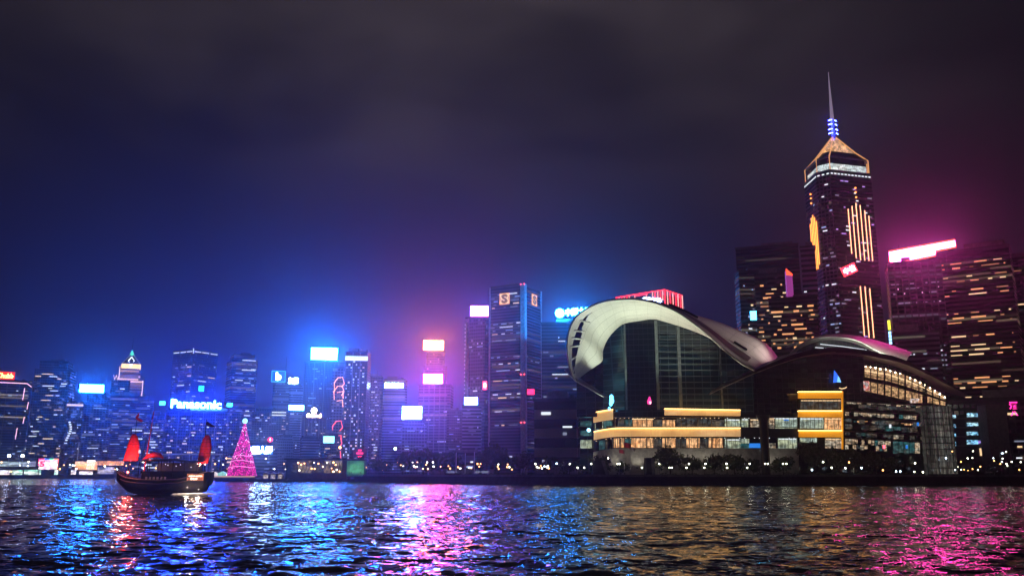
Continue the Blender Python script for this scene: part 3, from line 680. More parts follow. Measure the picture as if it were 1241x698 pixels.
# ------------------------------------------------------------------ tower with pyramid crown (left)
def pyramid_tower():
    D = 1480
    c = P(157, 462, D); k = px_m(157, 462, D)
    root = empty('pyramid_tower', (c[0], D, LZ), -math.atan2(c[0], D), 'tower with warm lit top floors and a teal tipped pyramid crown', 'tower')
    def z(py): return P(157, py, D)[2] - LZ
    def blk(name, x0, x1, y0, y1, mat, dpt=24):
        return MB().box((x0 - 157) * k, (x1 - 157) * k, -dpt / 2, dpt / 2, z(y1), z(y0)).build(name, mat, root)
    warm = facade('warm_lit_facade', (0.02, 0.02, 0.02), (0.3, 0.25, 0.2), 4.5, 60, 1.0, (1, .55, .32), 1.6, .45, 0)
    blk('wall', 137, 174, 462.5, 578, FAC['blue'], 40)
    blk('upper_storeys', 145.5, 168.5, 447.5, 462.4, warm, 26)
    blk('side_storeys', 158, 171.5, 462.6, 481, warm, 41.5)
    blk('crown_base', 146.5, 168, 442, 447.3, emat('gold_crown_light', (1, .62, .22), 2.0), 25)
    s = 10.2 * k
    b_ = MB(); b_.v = [(-s, -s, z(442)), (s, -s, z(442)), (s, s, z(442)), (-s, s, z(442)), (0, 0, z(428))]
    b_.f = [(0, 1, 4), (1, 2, 4), (2, 3, 4), (3, 0, 4), (3, 2, 1, 0)]
    b_.build('pyramid_roof', M['dark_glass'], root)
    wl = emat('pale_outline_light', (.85, .9, 1), 2.5)
    for sx in (-1, 1):
        neon(root, [(sx * s, -s, z(442)), (0, -.3, z(428))], .6, M['win_dim'], 'ridge_light')
        neon(root, [(sx * 0, -s - .2, z(444)), (sx * 4.5, -s * .7, z(438)), (0, -s * .4, z(433))], .8, wl, 'outline_light')
    b_ = MB(); b_.tube([(0, 0, z(431)), (0, 0, z(424.5))], [4, .8], 8); b_.build('finial', emat('teal_finial_light', (.1, .9, .6), 1.2), root)
    b_ = MB(); b_.tube([(0, 0, z(425)), (0, 0, z(409))], [.7, .25], 5); b_.build('spire', M['dark_metal'], root)
    for xx, a, bq in ((145, 446, 462), (171.8, 462, 482)): MB().box((xx - 157) * k - .6, (xx - 157) * k + .6, -21.6, -21, z(bq), z(a)).build('edge_light', emat('pink_edge_light', (1, .65, .6), 1.6), root)
    l = link('lettering', text_mesh('W', 7 * k, 6.5 * k, .4), emat('letter_light', (1, .6, .55), 1.3), root); l.location = ((142 - 157) * k, -12, z(459))
    windows_on(root, 36 * k, 40, z(463), 'f', 30, run=(2, 6), keys=WH, zr=(.5, .98))
pyramid_tower()

# ------------------------------------------------------------------ spired triangular tower (right)
def spired_tower():
    D = 770
    c = P(1016, 240, D + 22); cx = c[0]
    root = empty('spired_tower', (cx, D + 22, LZ), -math.atan2(cx, D), 'tallest tower with orange light columns, gold pyramid crown and blue ringed spire', 'skyscraper')
    def z(py): return P(1013, py, D + 22)[2] - LZ
    pl = [(-17, -19), (-5, -24), (29, 2), (28, 13), (18, 23), (-21, 21), (-29, 9)]
    ar = facade('skyscraper_facade', (0.008, 0.009, 0.014), (0.05, 0.042, 0.055), 3.6, 1.9, 0.07, (1, .7, .5), .16, .4, .25)
    def sc_(f, dy=0): return [(x * f, y * f + dy) for x, y in pl]
    pl = [(x * 1.03, y * 1.03) for x, y in pl]
    MB().prism(pl, -.5, z(216)).build('wall', ar, root)
    MB().prism(sc_(1.02), z(216) + .01, z(214.5)).build('cornice', M['concrete'], root)
    MB().prism(sc_(.88), z(214.5) + .01, z(206)).build('crown_storey', interior('crown_storey_light', (.8, .85, .8), (.6, .7, .7), 2.0, .15, .4, .4), root)
    MB().prism(sc_(.84), z(206) + .01, z(199)).build('crown_glass', M['dark_glass'], root)
    MB().prism(sc_(.93), z(199) + .01, z(197.5)).build('crown_slab', M['steel'], root)
    MB().prism(sc_(.88), z(197.5) + .01, z(189), sc_(.60)).build('roof_slope', M['dark_glass'], root)
    gold = pmat('gold_cladding', (.55, .33, .12), .35, .3)
    gl = interior('gold_crown_glow', (1, .5, .18), (1, .55, .3), 1.7, .3, .3, .3)
    MB().prism(sc_(.59), z(189) + .01, z(167), sc_(.06)).build('pyramid_roof', gl, root)
    gs = emat('gold_strut_light', (1, .45, .16), .9)
    for x, y in pl:
        b_ = MB(); b_.tube([(x * .95, y * .95, z(214)), (x * .95, y * .95, z(199)), (x * .62, y * .62, z(188.5)), (x * .07, y * .07, z(167))], .55, 5); b_.build('strut', gs, root)
    b_ = MB(); b_.tube([(0, 0, z(169)), (0, 0, z(142))], [2.0, 1.4], 8); b_.build('mast', M['steel'], root)
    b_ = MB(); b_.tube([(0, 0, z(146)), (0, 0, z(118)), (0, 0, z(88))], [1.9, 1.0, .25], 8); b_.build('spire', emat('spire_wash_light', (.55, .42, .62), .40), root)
    bl = emat('blue_ring_light', (.035, .05, 1.0), 60, True)
    for i, py in enumerate((145, 150, 156, 161)):
        r0 = 3.4 + .25 * i
        for s in (0, 1):
            b_ = MB(); b_.tube([(math.cos(t) * r0, math.sin(t) * r0, z(py) - (t + s) * .35) for t in np.linspace(3.5 + s * 1.9, 4.7 + s * 1.5, 6)], .5, 5); b_.build('ring_light', bl, root)
    og = emat('orange_column_light', (1.0, .30, .06), 3.4); pg = emat('pale_orange_column_light', (1.0, .42, .22), 3.0)
    def onface(p, q, f, dz, off=.5):
        x = p[0] + (q[0] - p[0]) * f; y = p[1] + (q[1] - p[1]) * f
        dx_, dy_ = q[0] - p[0], q[1] - p[1]; l = math.hypot(dx_, dy_)
        return (x + dy_ / l * off, y - dx_ / l * off, dz)
    A2, A3, A1, A7 = pl[1], pl[2], pl[0], pl[6]
    for f, y0, y1 in ((.36, 260, 313), (.46, 256, 318), (.56, 252, 320), (.66, 254, 320), (.76, 260, 320), (.85, 266, 320)):
        b_ = MB(); b_.tube([onface(A2, A3, f, z(y0)), onface(A2, A3, f, z(y1))], .42, 5); b_.build('light_column', pg, root)
    for f, y0, y1 in ((.50, 351, 410), (.61, 351, 412), (.72, 353, 412)):
        b_ = MB(); b_.tube([onface(A2, A3, f, z(y0)), onface(A2, A3, f, z(y1))], .42, 5); b_.build('light_column', pg, root)
    for f, y0, y1 in ((.30, 268, 326), (.42, 262, 326), (.54, 260, 326), (.66, 264, 326), (.78, 270, 322)):
        b_ = MB(); b_.tube([onface(A7, A1, f, z(y0)), onface(A7, A1, f, z(y1))], .45, 5); b_.build('light_column', og, root)
    for py in (234, 239, 245):
        for p, q_, f in ((A2, A3, .58), (A7, A1, .5)):
            MB().ball(onface(p, q_, f, z(py)), .9, 6, 4).build('spot_light', og, root)
    # lit windows on the three visible faces
    rr = random.Random(5)
    for (p, q_), n, keys in (((A1, A2), 26, WH), ((A2, A3), 48, ('win_dim', 'win_white', 'win_violet', 'win_dim')), ((A7, A1), 10, WH)):
        ang = math.atan2(q_[1] - p[1], q_[0] - p[0]); l = math.hypot(q_[0] - p[0], q_[1] - p[1])
        for _ in range(n):
            wd = rr.uniform(1.6, 4.5); f = rr.uniform(wd / l * .6, 1 - wd / l * .6); zz = rr.randrange(int(z(420) / 3.6), int(z(222) / 3.6)) * 3.6 + 2.5
            window(root, onface(p, q_, f, zz, .05), (wd, .4, 1.1), rr.choice(keys), ang)
        m_ = int(l / 3.4)
        for i in range(m_):
            window(root, onface(p, q_, (i + .5) / m_, z(219), .05), (2.3, .4, 1.3), 'win_white', ang)
spired_tower()
r_ = sign(1020, 1038, 322, 332, 764, 'small tilted red and white sign low on the spired tower', (1.0, 0.02, 0.06), 5, ((1, .05, .05), 3), '中信', (1, .75, .85), 8, legs=0, yaw=30)[0]
r_.rotation_euler[1] = R(-24)
sign(909.5, 919, 377, 388, 698, 'bright cyan light panel on the blue apartment tower', (0.05, 0.55, 1.0), 14, legs=0)
# magenta fin with red top
p = P(957, 345, 653)
fin = empty('lit_fin', p, 0, 'upright magenta fin with a red slanted top above orange lit flats', 'roof fin')
k = px_m(957, 345, 653)
b = MB(); b.v = [(-3.5 * k, 0, -18 * k), (4 * k, 0, -18 * k), (4 * k, 3, -18 * k), (-3.5 * k, 3, -18 * k), (-3.5 * k, 0, 17 * k), (4 * k, 0, 12 * k), (4 * k, 3, 12 * k), (-3.5 * k, 3, 17 * k)]
b.f = [(0, 3, 2, 1), (4, 5, 6, 7), (0, 1, 5, 4), (1, 2, 6, 5), (2, 3, 7, 6), (3, 0, 4, 7)]
b.build('panel', emat('magenta_fin_light', (.6, .08, .5), .5), fin)
quadbox([(-3.5 * k, 12 * k), (4 * k, 11 * k), (4 * k, 13 * k), (-3.5 * k, 20 * k)], -.5, -.1).build('top_light', emat('red_fin_light', (1, .08, .03), 2.5), fin)
# vertical yellow and cyan blade sign
r_, w, h, k = sign(1076, 1080.5, 388, 417, 618, 'thin upright sign, yellow above and pale cyan below', 0, 0, None, panel=False, legs=0)
MB().box(-.9, .9, -.3, .3, h * .1, h * .5).build('panel', emat('yellow_sign_light', (.85, .8, .05), 2), r_)
for q_ in range(4): MB().box(-.9, .9, -.3, .3, -h * .5 + q_ * h * .14, -h * .5 + q_ * h * .14 + h * .11).build('panel', emat('cyan_sign_light', (.3, .6, 1), 3), r_)
# street level blue-lit decks and pink sign, right edge
T = TW['t29']; w, d, h = T['w'], T['d'], T['h']
def deck(x0, x1, y0, y1, D, name, mat, parent):
    a = P(x0, y1, D); b_ = P(x1, y0, D); pts = local(parent, [a, b_])
    (xa, ya, za), (xb, yb, zb) = pts
    return MB().box(min(xa, xb), max(xa, xb), min(ya, yb) - .2, min(ya, yb) + .2, min(za, zb), max(za, zb)).build(name, mat, parent)
cyn = interior('deck_light', (.25, .65, 1), (.5, .85, 1), 2.2, .5, 1.0, .1)
pr_ = empty('car_park', (P(1180, 560, 545)[0], 545, LZ), 0, 'dark open car park with pale blue lit decks behind the glass stair tower', 'car park')
MB().box(-16, 12, .5, 10, -.5, 36).build('wall', M['dark_concrete'], pr_)
for y0, y1 in ((500.5, 505), (512, 516), (523, 527), (533, 538)):
    deck(1172, 1185, y0, y1, 545, 'deck_light', cyn, pr_)
    deck(1150, 1158, y0 + 2 + (1150 < 0), y1 + 2, 545, 'deck_light', cyn, pr_)
    b = MB().box(-15.5, 11.5, .1, .48, P(1180, y1 + 2.6, 545)[2] - LZ, P(1180, y1 + 1.2, 545)[2] - LZ); b.build('deck_edge', M['concrete'], pr_)
deck(1185.5, 1199, 533.5, 537.5, 545, 'deck_light', interior('violet_deck_light', (.5, .3, 1), (.3, .5, 1), 1.6, .5, 1, .2), pr_)
deck(1188, 1191, 543, 552, 545, 'lit_doorway', M['win_warm'], pr_)
r_, w, h, k = sign(1224, 1233, 486, 504, 558, 'pink two character sign on the dark block at the right edge', 0, 0, None, panel=False, legs=0)
l = link('lettering', text_mesh('酒', w, h * .5, .3, bold=.03), emat('pink_sign_light', (1, .03, .35), 3.5), r_); l.location = (0, 0, h * .22)
l = link('lettering', text_mesh('八', w * .9, h * .3, .3, bold=.03), l.data.materials[0], r_); l.location = (0, 0, -h * .33)
# tall plain service shaft
sh = empty('service_shaft', (P(1212, 540, 530)[0], 530, LZ), 0, 'tall plain grey brown shaft right of the car park', 'shaft')
MB().box(-6, 6, 0, 10, -.5, P(1212, 490, 530)[2] - LZ).build('wall', pmat('shaft_concrete', (.12, .09, .08), .8), sh)

# red barred building behind the hood
def barred():
    D = 640
    c = P(790, 372, D); k = px_m(790, 372, D)
    root = empty('barred_building', (c[0], D, LZ), 0, 'building behind the curved hood outlined with upright red light bars', 'office tower')
    def z(py): return P(790, py, D)[2] - LZ
    X = lambda px: (px - 790) * k
    pts = [(X(749), 22), (X(805), 0), (X(829), 9), (X(829), 40), (X(749), 50)]
    MB().prism(pts, -.5, z(358)).build('wall', FAC['dark'], root)
    red = emat('red_bar_light', (1, .02, .05), 3, True); pale = emat('pale_red_bar_light', (1, .40, .36), 1.5)
    def bar(px, y0, y1, dy, m, wd=.36):
        MB().box(X(px) - wd, X(px) + wd, dy - 1.2, dy - .4, z(y1), z(y0)).build('light_bar', m, root)
    for i, px in enumerate((806, 809.5, 813, 816.5, 820, 823, 826, 828.5)): bar(px, 352 + i * .75, 374 + i * .5, (px - 805) * .36 * k * .9, red if i % 2 == 0 else pale)
    for i, px in enumerate((792, 795, 798, 801, 803.5)): bar(px, 353 - i * .2, 364, (805 - px) * .4 * k, red if i % 2 else pale)
    for i, px in enumerate((750, 753, 756, 759, 762, 765)): bar(px, 357 - i * .3, 361.5, (805 - px) * .4 * k, red if i % 2 == 0 else pale, .4)
    for a, b_, ya, yb in ((749, 805, 356.5, 351.5), (805, 829, 351, 357), (771, 786, 356.5, 355)):
        yy = lambda p_: ((805 - p_) * .4 if p_ < 805 else (p_ - 805) * .36) * k - .8
        neon(root, [(X(a), yy(a), z(ya)), (X(b_), yy(b_), z(yb))], .4, red, 'outline_light')
    for px in (771.5, 785): bar(px, 355.5, 361, (805 - px) * .4 * k, pale, .35)
    l = link('lettering', text_mesh('華潤', 22 * k, 8.5 * k, .4, bold=.03), emat('sign_letter_light', (.35, .5, 1), 60, True), root)
    l.location = (X(791), 3, z(364)); l.rotation_euler = (0, R(6), R(-18))
barred()

# ------------------------------------------------------------------ convention centre
def build_at(b, name, mat, root, smooth=False):
    o = np.array(root.location)
    b.v = [tuple(np.array(p) - o) for p in b.v]
    return b.build(name, mat, root, smooth)
def Q(l): return [P(*p) for p in l]

def shell_mat(name, base, seams=22, rough=0.5):
    m = bpy.data.materials.new(name); m.use_nodes = True
    t = NT(m.node_tree); b = t.n['Principled BSDF']
    uv = t.node('ShaderNodeUVMap'); s = t.node('ShaderNodeSeparateXYZ'); t.l.new(uv.outputs[0], s.inputs[0])
    f1 = t.m('FRACT', t.m('MULTIPLY', s.outputs[1], 5.0)); f2 = t.m('FRACT', t.m('MULTIPLY', s.outputs[0], seams))
    ln = t.m('MAXIMUM', t.m('LESS_THAN', f1, 0.05), t.m('MULTIPLY', t.m('LESS_THAN', f2, 0.05), 0.35))
    c = t.node('ShaderNodeTexCoord')
    g = t.smooth(t.noise(c.outputs['Object'], 0.12, 5.0, 0.6), 0.3, 0.7, 0.92, 1.04)
    t.l.new(t.scale(t.mix(t.m('MULTIPLY', ln, 0.55), (*base, 1), (base[0] * .25, base[1] * .25, base[2] * .25, 1)), g), b.inputs['Base Color'])
    b.inputs['Roughness'].default_value = rough
    return m
def glass_mat(name, base, line, px, pz, glow=(0.2, 0.4, 0.42), gs=0.02, lw=0.12, room=0.14, rs=0.06):
    """curtain wall: mullion grid, panes with uneven faint emission, a few rooms faintly lit"""
    m = bpy.data.materials.new(name); m.use_nodes = True
    t = NT(m.node_tree); b = t.n['Principled BSDF']
    uv = t.node('ShaderNodeTexCoord'); s = t.node('ShaderNodeSeparateXYZ'); t.l.new(uv.outputs['Object'], s.inputs[0])
    h = t.m('DIVIDE', t.m('ADD', s.outputs[0], t.m('MULTIPLY', s.outputs[1], 0.6)), px); z = t.m('DIVIDE', s.outputs[2], pz)
    ln = t.m('MAXIMUM', t.m('LESS_THAN', t.m('FRACT', h), lw * .6), t.m('LESS_THAN', t.m('FRACT', z), lw))
    cell = t.node('ShaderNodeCombineXYZ'); t.l.new(t.m('FLOOR', h), cell.inputs[0]); t.l.new(t.m('FLOOR', z), cell.inputs[1])
    w1 = t.node('ShaderNodeTexWhiteNoise', noise_dimensions='3D'); t.l.new(cell.outputs[0], w1.inputs[0])
    big = t.smooth(t.noise(t.vm('MULTIPLY', uv.outputs['Object'], (.08, .08, .14)), 1.0, 3.0), .35, .7, .25, 1.5)
    t.l.new(t.mix(ln, (*base, 1), (*line, 1)), b.inputs['Base Color'])
    t.l.new(t.m('ADD', 0.08, t.m('MULTIPLY', ln, 0.4)), b.inputs['Roughness'])
    b.inputs['Emission Color'].default_value = (*glow, 1)
    lit = t.m('ADD', t.m('MULTIPLY', t.m('MULTIPLY', w1.outputs[0], big), gs), t.m('MULTIPLY', t.m('LESS_THAN', w1.outputs[0], room), t.m('MULTIPLY', big, rs)))
    t.l.new(t.m('MULTIPLY', lit, t.m('SUBTRACT', 1.0, t.m('MULTIPLY', ln, .6))), b.inputs['Emission Strength'])
    m.cycles.emission_sampling = 'NONE'
    return m
M['shell_white'] = shell_mat('roof_shell_white', (0.54, 0.54, 0.47))
M['shell_top'] = shell_mat('roof_shell_top', (0.54, 0.51, 0.46), 14)
M['rim'] = pmat('roof_rim', (0.62, 0.63, 0.58), 0.4, vary=.08)
M['dark_roof'] = pmat('dark_roof', (0.07, 0.055, 0.05), 0.5, 0.2, .3, .15)
M['glass_left'] = glass_mat('atrium_glass_side', (.02, .045, .05), (.06, .12, .13), 2.2, 2.9, (.10, .36, .44), .06, .16, .25, .07)
M['glass_dark'] = glass_mat('atrium_glass_dark', (.010, .015, .018), (.02, .03, .035), 2.2, 2.9, (.06, .24, .36), .018, .12, .08, .02)
M['glass_front'] = glass_mat('atrium_glass_front', (.010, .018, .022), (.05, .09, .095), 4.2, 2.95, (.09, .30, .36), .026, .14, .2, .022)
M['glass_wing'] = glass_mat('wing_glass', (.008, .011, .013), (.025, .028, .03), 3.4, 2.6, (.3, .36, .36), .004, .12, .12, .012)
M['gold_fascia'] = interior('gold_fascia_light', (1.0, 0.54, 0.19), (1.0, 0.60, 0.28), 0.75, .12, .3, .7, True, .8, (.8, .55, .25))  # emission stands in for the strip light's wash on the fascia
M['gold_fascia_deep'] = interior('deep_gold_fascia_wash_glow', (1.0, 0.34, 0.01), (1.0, 0.39, 0.02), 0.75, .12, .3, .7, True, .85, (.8, .48, .08))  # same wash put into the emission of the deeper gold panels
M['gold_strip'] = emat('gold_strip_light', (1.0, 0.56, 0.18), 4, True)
M['room_warm'] = interior('warm_room_light', (1.0, 0.55, 0.26), (1.0, 0.46, 0.18), 1.7, .5, .6, .35, True)
M['room_green'] = interior('pale_green_room_light', (0.72, 0.80, 0.52), (0.55, 0.70, 0.60), 1.0, .35, .8, .35, True)
M['room_teal'] = interior('teal_room_light', (0.10, 0.45, 0.48), (0.2, 0.5, 0.5), 0.4, .3, .8, .2)
M['room_cool'] = interior('cool_room_light', (0.75, 0.66, 0.50), (0.9, 0.62, 0.38), 1.1, .5, 1.1, .1)
M['room_dark'] = interior('dim_room_light', (0.34, 0.27, 0.2), (0.2, 0.26, 0.28), 0.42, .4, .9, .1)
M['room_blue'] = emat('blue_room_light', (0.03, 0.28, 1.0), 0.8)
M['gallery'] = interior('gallery_light', (1.0, 0.60, 0.28), (0.9, 0.5, 0.25), 1.1, .6, .9, .15, True)  # back wall glow stands in for the ceiling lamps' light
M['podium_wall'] = pmat('podium_stone', (0.42, 0.40, 0.36), 0.7)

cc = empty('convention_centre', (P(900, 575, 480)[0], 480, LZ), 0, 'harbourside convention centre with white curved hood roof and gold lit bands', 'convention centre')
NS = 64
# --- main hood
O = resample(Q([(697, 461, 452), (691, 448, 448), (688, 430, 444), (688, 412, 440), (691, 398, 437), (698, 385, 434), (710, 375, 431), (728, 367, 428), (748, 363.5, 426), (770, 363.3, 425), (795, 368, 425), (820, 378.5, 426), (850, 399.5, 429), (880, 426, 432), (898, 440, 434), (914, 449, 436)]), NS)
I = resample(Q([(697.5, 462, 458), (705, 456, 458), (714, 449, 458), (722, 443.5, 458), (730, 437, 458), (731, 424, 458), (735, 414, 457), (742, 404, 456), (755, 393, 455), (775, 389, 454), (794, 387.5, 453), (825, 396, 452), (855, 407.5, 451), (880, 424, 449), (898, 438, 446), (913.5, 449.5, 440)]), NS)
B = resample(Q([(702, 462, 480), (697, 450, 480), (695, 434, 480), (696, 418, 480), (700, 402, 480), (707, 389, 480), (719, 379, 479), (736, 372, 478), (756, 368, 477), (778, 367, 475), (805, 371.5, 470), (833, 380, 464), (866, 389.5, 462), (899, 403, 462), (926, 416, 462), (942, 437, 460)]), NS)
Cb = resample(Q([(720, 462, 530), (718, 450, 530), (718, 436, 530), (722, 422, 530), (730, 408, 530), (740, 397, 530), (752, 388, 530), (768, 383, 530), (788, 381, 530), (810, 382, 530), (835, 387, 530), (862, 395, 528), (890, 405, 525), (915, 416, 522), (935, 428, 518), (946, 440, 505)]), NS)
def loft(a, c, rows, bulge, up=(0, 0, 1)):
    out = []
    for t in np.linspace(0, 1, rows): out.append(a * (1 - t) + c * t + np.array(up) * bulge * math.sin(math.pi * t))
    return out
hole = lambda s, t: 0.085 < s < 0.40 and 0.10 < t < 0.255 and True
ub = MB().grid(loft(O, I, 40, 2.2, (0, -.5, .8)), skip=lambda s, t: 0.03 + .0 < s < 0.40 and 0.16 < t < 0.16 + 0.20 * min(1, (0.42 - s) * 5), uv=True)
build_at(ub, 'hood_underside', M['shell_white'], cc, True)
tb = MB(); r1 = loft(O + np.array((0, 0, .5)), B, 20, 1.2, (0, 0, 1)); r2 = loft(B, Cb, 12, 2.0)
tb.grid(r1 + r2[1:], uv=True); build_at(tb, 'hood_top', M['shell_top'], cc, True)
rb = MB().tube(list(O + np.array((0, -.25, .1))), [0.55] * NS, 8); build_at(rb, 'hood_rim', M['rim'], cc, True)
# dark gutter groove along the sloping right half, just behind the lip
gr = MB(); gi = range(int(NS * .62), NS - 3)
gv = loft(O + np.array((0, 0, .5)), B, 20, 1.2)
gr.grid([[gv[2][i] + np.array((0, -.25, .25)) for i in gi], [gv[5][i] + np.array((0, -.25, .25)) for i in gi]])
build_at(gr, 'gutter', M['dark_roof'], cc)
for a_, w_ in ((.70, .05), (.86, .035)):
    ii = range(int(NS * a_), int(NS * (a_ + w_)) + 2)
    pb = MB(); pb.tube([gv[7][i] + np.array((0, -.3, .5)) for i in ii], .6, 5); build_at(pb, 'roof_vent', M['dark_metal'], cc)
# cross bars in the open slot
uv_ = loft(O, I, 40, 2.2, (0, -.5, .8))
for s in (.06, .12, .175, .23, .285, .335):
    i = int(s * (NS - 1))
    cb = MB(); cb.tube([uv_[5][i], uv_[15][min(NS - 1, i + 2)]], .45, 5); build_at(cb, 'cross_bar', M['rim'], cc)
# dark sheet added behind the slot, standing in for its shade
sl = MB().grid([[p + np.array((.8, 4.5, -.6)) for p in uv_[4][1:int(NS * .44)]], [p + np.array((.8, 5.5, -.6)) for p in uv_[16][1:int(NS * .44)]]])
build_at(sl, 'slot_shade_sheet', M['dark_metal'], cc)
# left lower eave: thin fin and dark soffit
ev = MB(); ev.tube(Q([(684, 448, 449), (697, 461.5, 449), (714, 471, 450), (730.5, 480.5, 451)]), [.25, .3, .3, .2], 5); build_at(ev, 'eave_edge', M['rim'], cc)
so = MB(); A_ = [np.array(p) for p in Q([(684, 448, 450), (697, 461.5, 450), (714, 471, 451), (730.5, 480.5, 452)])]
so.grid([A_, [p + np.array((6, 22, 1.5)) for p in A_], [p + np.array((6, 22, 3.2)) for p in A_], [p + np.array((0, 0, .8)) for p in A_]])
build_at(so, 'lower_roof', M['dark_roof'], cc)
# --- atrium glass: side, dark corner and front facets
def topI(px):
    xs = [697, 705, 714, 723, 729, 731, 735, 742, 755, 775, 794, 825, 855, 880, 898, 914]
    ys = [462, 456, 449, 442, 434, 424, 414, 404, 393, 389, 387.5, 396, 407.5, 424, 438, 449.5]
    return float(np.interp(px, xs, ys))
def facet(x0, x1, d0, d1, ybot, mat, n=14, name='glass_wall', tops=None):
    xs = np.linspace(x0, x1, n); top, bot = [], []
    for x in xs:
        D = d0 + (d1 - d0) * (x - x0) / (x1 - x0)
        top.append(P(x, (tops(x) if tops else topI(x)) - .6, D)); bot.append(P(x, ybot, D))
    tk = np.array((0, 1.0, 0))
    b = MB(); b.grid([bot, top, [np.array(p) + tk for p in top], [np.array(p) + tk for p in bot]])
    return build_at(b, name, mat, cc)
facet(699, 731, 470, 458.6, 505, M['glass_dark'])
facet(730.5, 757, 466, 455.6, 502, M['glass_left'])
facet(757, 795, 455.4, 452.8, 500, M['glass_dark'])
facet(795, 914, 452.6, 452.0, 500, M['glass_front'], 30)
for px in (756.8, 794.5, 821.5, 872):
    wd = .8 if px in (794.5, 821.5) else .45
    D = 452.2
    a, b_ = P(px, topI(px) + 1, D), P(px, 498, D)
    bb = MB().box(a[0] - wd, a[0] + wd, D - .5, D, b_[2], a[2]); build_at(bb, 'column', pmat('glazing_column', (.16, .20, .20), .4), cc)
for py in np.arange(404, 497, 7.4):
    x0 = next((x for x in range(795, 914) if topI(x) < py - 2), None)
    xr_ = max([x for x in range(795, 905) if topI(x) < py - 1] or [0])
    if xr_ > 800:
        a, b_ = P(796, py, 452.1), P(xr_, py, 452.1)
        bb = MB().box(a[0], b_[0], 451.75, 452.0, a[2] - .14, a[2] + .14); build_at(bb, 'floor_edge', pmat('floor_edge_metal', (.14, .18, .18), .4), cc)
# --- wing roof (long lens) and the wing glass under it
Fe = resample(Q([(861, 477.5, 438), (876, 470, 438), (900, 459, 439), (925, 448.5, 440), (950, 439.5, 441), (975, 432, 442), (1000, 428, 443), (1020, 427, 444), (1045, 429.5, 446), (1070, 434.5, 448), (1096, 441, 450), (1126, 454.5, 453), (1150, 467, 455), (1175, 480, 457)]), 50)
thick = np.concatenate([np.linspace(.25, 2.6, 18), np.full(18, 2.6), np.linspace(2.6, .2, 14)])
up = np.stack([np.zeros(50), np.zeros(50), thick], 1)
bk = np.array((0, 55.0, -1.0))
lens = np.sin(np.linspace(0, math.pi, 50))[:, None]
bkv = np.array((0, 1, 0)) * (6 + 55 * lens) + np.array((0, 0, 1)) * (2.5 * lens)
wr = MB(); wr.grid([Fe + bkv, Fe, Fe + up, Fe + up + bkv * .5 + np.array((0, 0, 1.2)) * lens, Fe + up + bkv, Fe + bkv], uv=False)
build_at(wr, 'wing_roof', M['dark_roof'], cc, False)
wl_ = MB(); wl_.tube(list(Fe[:26] + np.array((0, -.1, .1))), [.2] * 26, 5); build_at(wl_, 'eave_edge', pmat('eave_metal', (.4, .34, .3), .4, .3), cc)
def topF(px):
    return float(np.interp(px, [861, 876, 900, 925, 950, 975, 1000, 1020, 1045, 1070, 1096, 1126, 1150, 1175], [477.5, 470, 459, 448.5, 439.5, 432, 428, 427, 429.5, 434.5, 441, 454.5, 467, 480]))
facet(866, 1046, 452.5, 454.5, 503, M['glass_wing'], 24, tops=lambda x: topF(x) + 1)
facet(1046, 1124, 461.5, 463.5, 500, M['glass_wing'], 12, tops=lambda x: topF(x) + 1)
# --- second small shell on top
O3 = resample(Q([(954, 434.5, 470), (959, 427, 468), (968, 419, 466), (980, 412.8, 465), (994, 409.4, 464), (1012, 408.6, 464), (1032, 411, 464), (1046, 416, 465), (1060, 424, 466), (1078, 431.5, 467), (1098, 439, 468)]), 40)
I3 = resample(Q([(958, 434.5, 480), (963, 428, 480), (971, 421.5, 480), (983, 416, 480), (996, 412.6, 480), (1012, 412, 480), (1030, 414.5, 479), (1044, 419.5, 477), (1058, 426, 475), (1076, 432.5, 473), (1097, 439.6, 471)]), 40)
B3 = resample(Q([(960, 434, 500), (965, 426, 500), (974, 418, 500), (986, 411.5, 500), (1000, 407.8, 498), (1016, 405.6, 496), (1036, 407, 494), (1057, 412.5, 492), (1076, 418, 490), (1092, 423.5, 488), (1106, 428, 486)]), 40)
C3 = resample(Q([(966, 434, 540), (972, 428, 540), (982, 421, 540), (994, 415, 540), (1008, 412, 540), (1024, 410, 540), (1042, 411, 538), (1062, 415, 534), (1080, 420, 530), (1094, 425, 524), (1107, 431, 510)]), 40)
b = MB().grid(loft(O3, I3, 8, .4), uv=True); build_at(b, 'small_shell_underside', M['shell_white'], cc, True)
b = MB().grid(loft(O3 + np.array((0, 0, .3)), B3, 10, .8) + loft(B3, C3, 8, 1.0)[1:], uv=True); build_at(b, 'small_shell_top', M['shell_top'], cc, True)
b = MB().tube(list(O3), [.32] * 40, 6); build_at(b, 'small_shell_rim', M['rim'], cc, True)
b = MB(); tp = [P(x, y, 481) for x, y in zip(np.linspace(958, 1092, 30), np.interp(np.linspace(958, 1092, 30), [958, 971, 996, 1012, 1044, 1076, 1097], [434, 421, 412, 411.5, 419, 432, 439.5]))]
bt = [P(x, 446, 481) for x in np.linspace(958, 1092, 30)]
b.grid([bt, tp, [np.array(p) + np.array((0, 1, 0)) for p in tp]]); build_at(b, 'clerestory_glass', M['glass_dark'], cc)
for (xa, ya, xb, yb) in ((994, 417, 1050, 424), (988, 421, 1032, 425.5), (962, 433, 972, 429.5)):
    b = MB(); b.tube(Q([(xa, ya, 480), ((xa + xb) / 2, (ya + yb) / 2 - .6, 480), (xb, yb, 480)]), .2, 5); build_at(b, 'light_strip', M['win_white'], cc)
b = MB(); A_ = [np.array(p) for p in Q([(956, 421, 468), (963, 417.6, 468), (969, 414.6, 468)])]
b.grid([A_, [p + np.array((.3, 6, 1.2)) for p in A_], [p + np.array((.3, 6, .6)) for p in A_]]); build_at(b, 'roof_flap', M['rim'], cc)

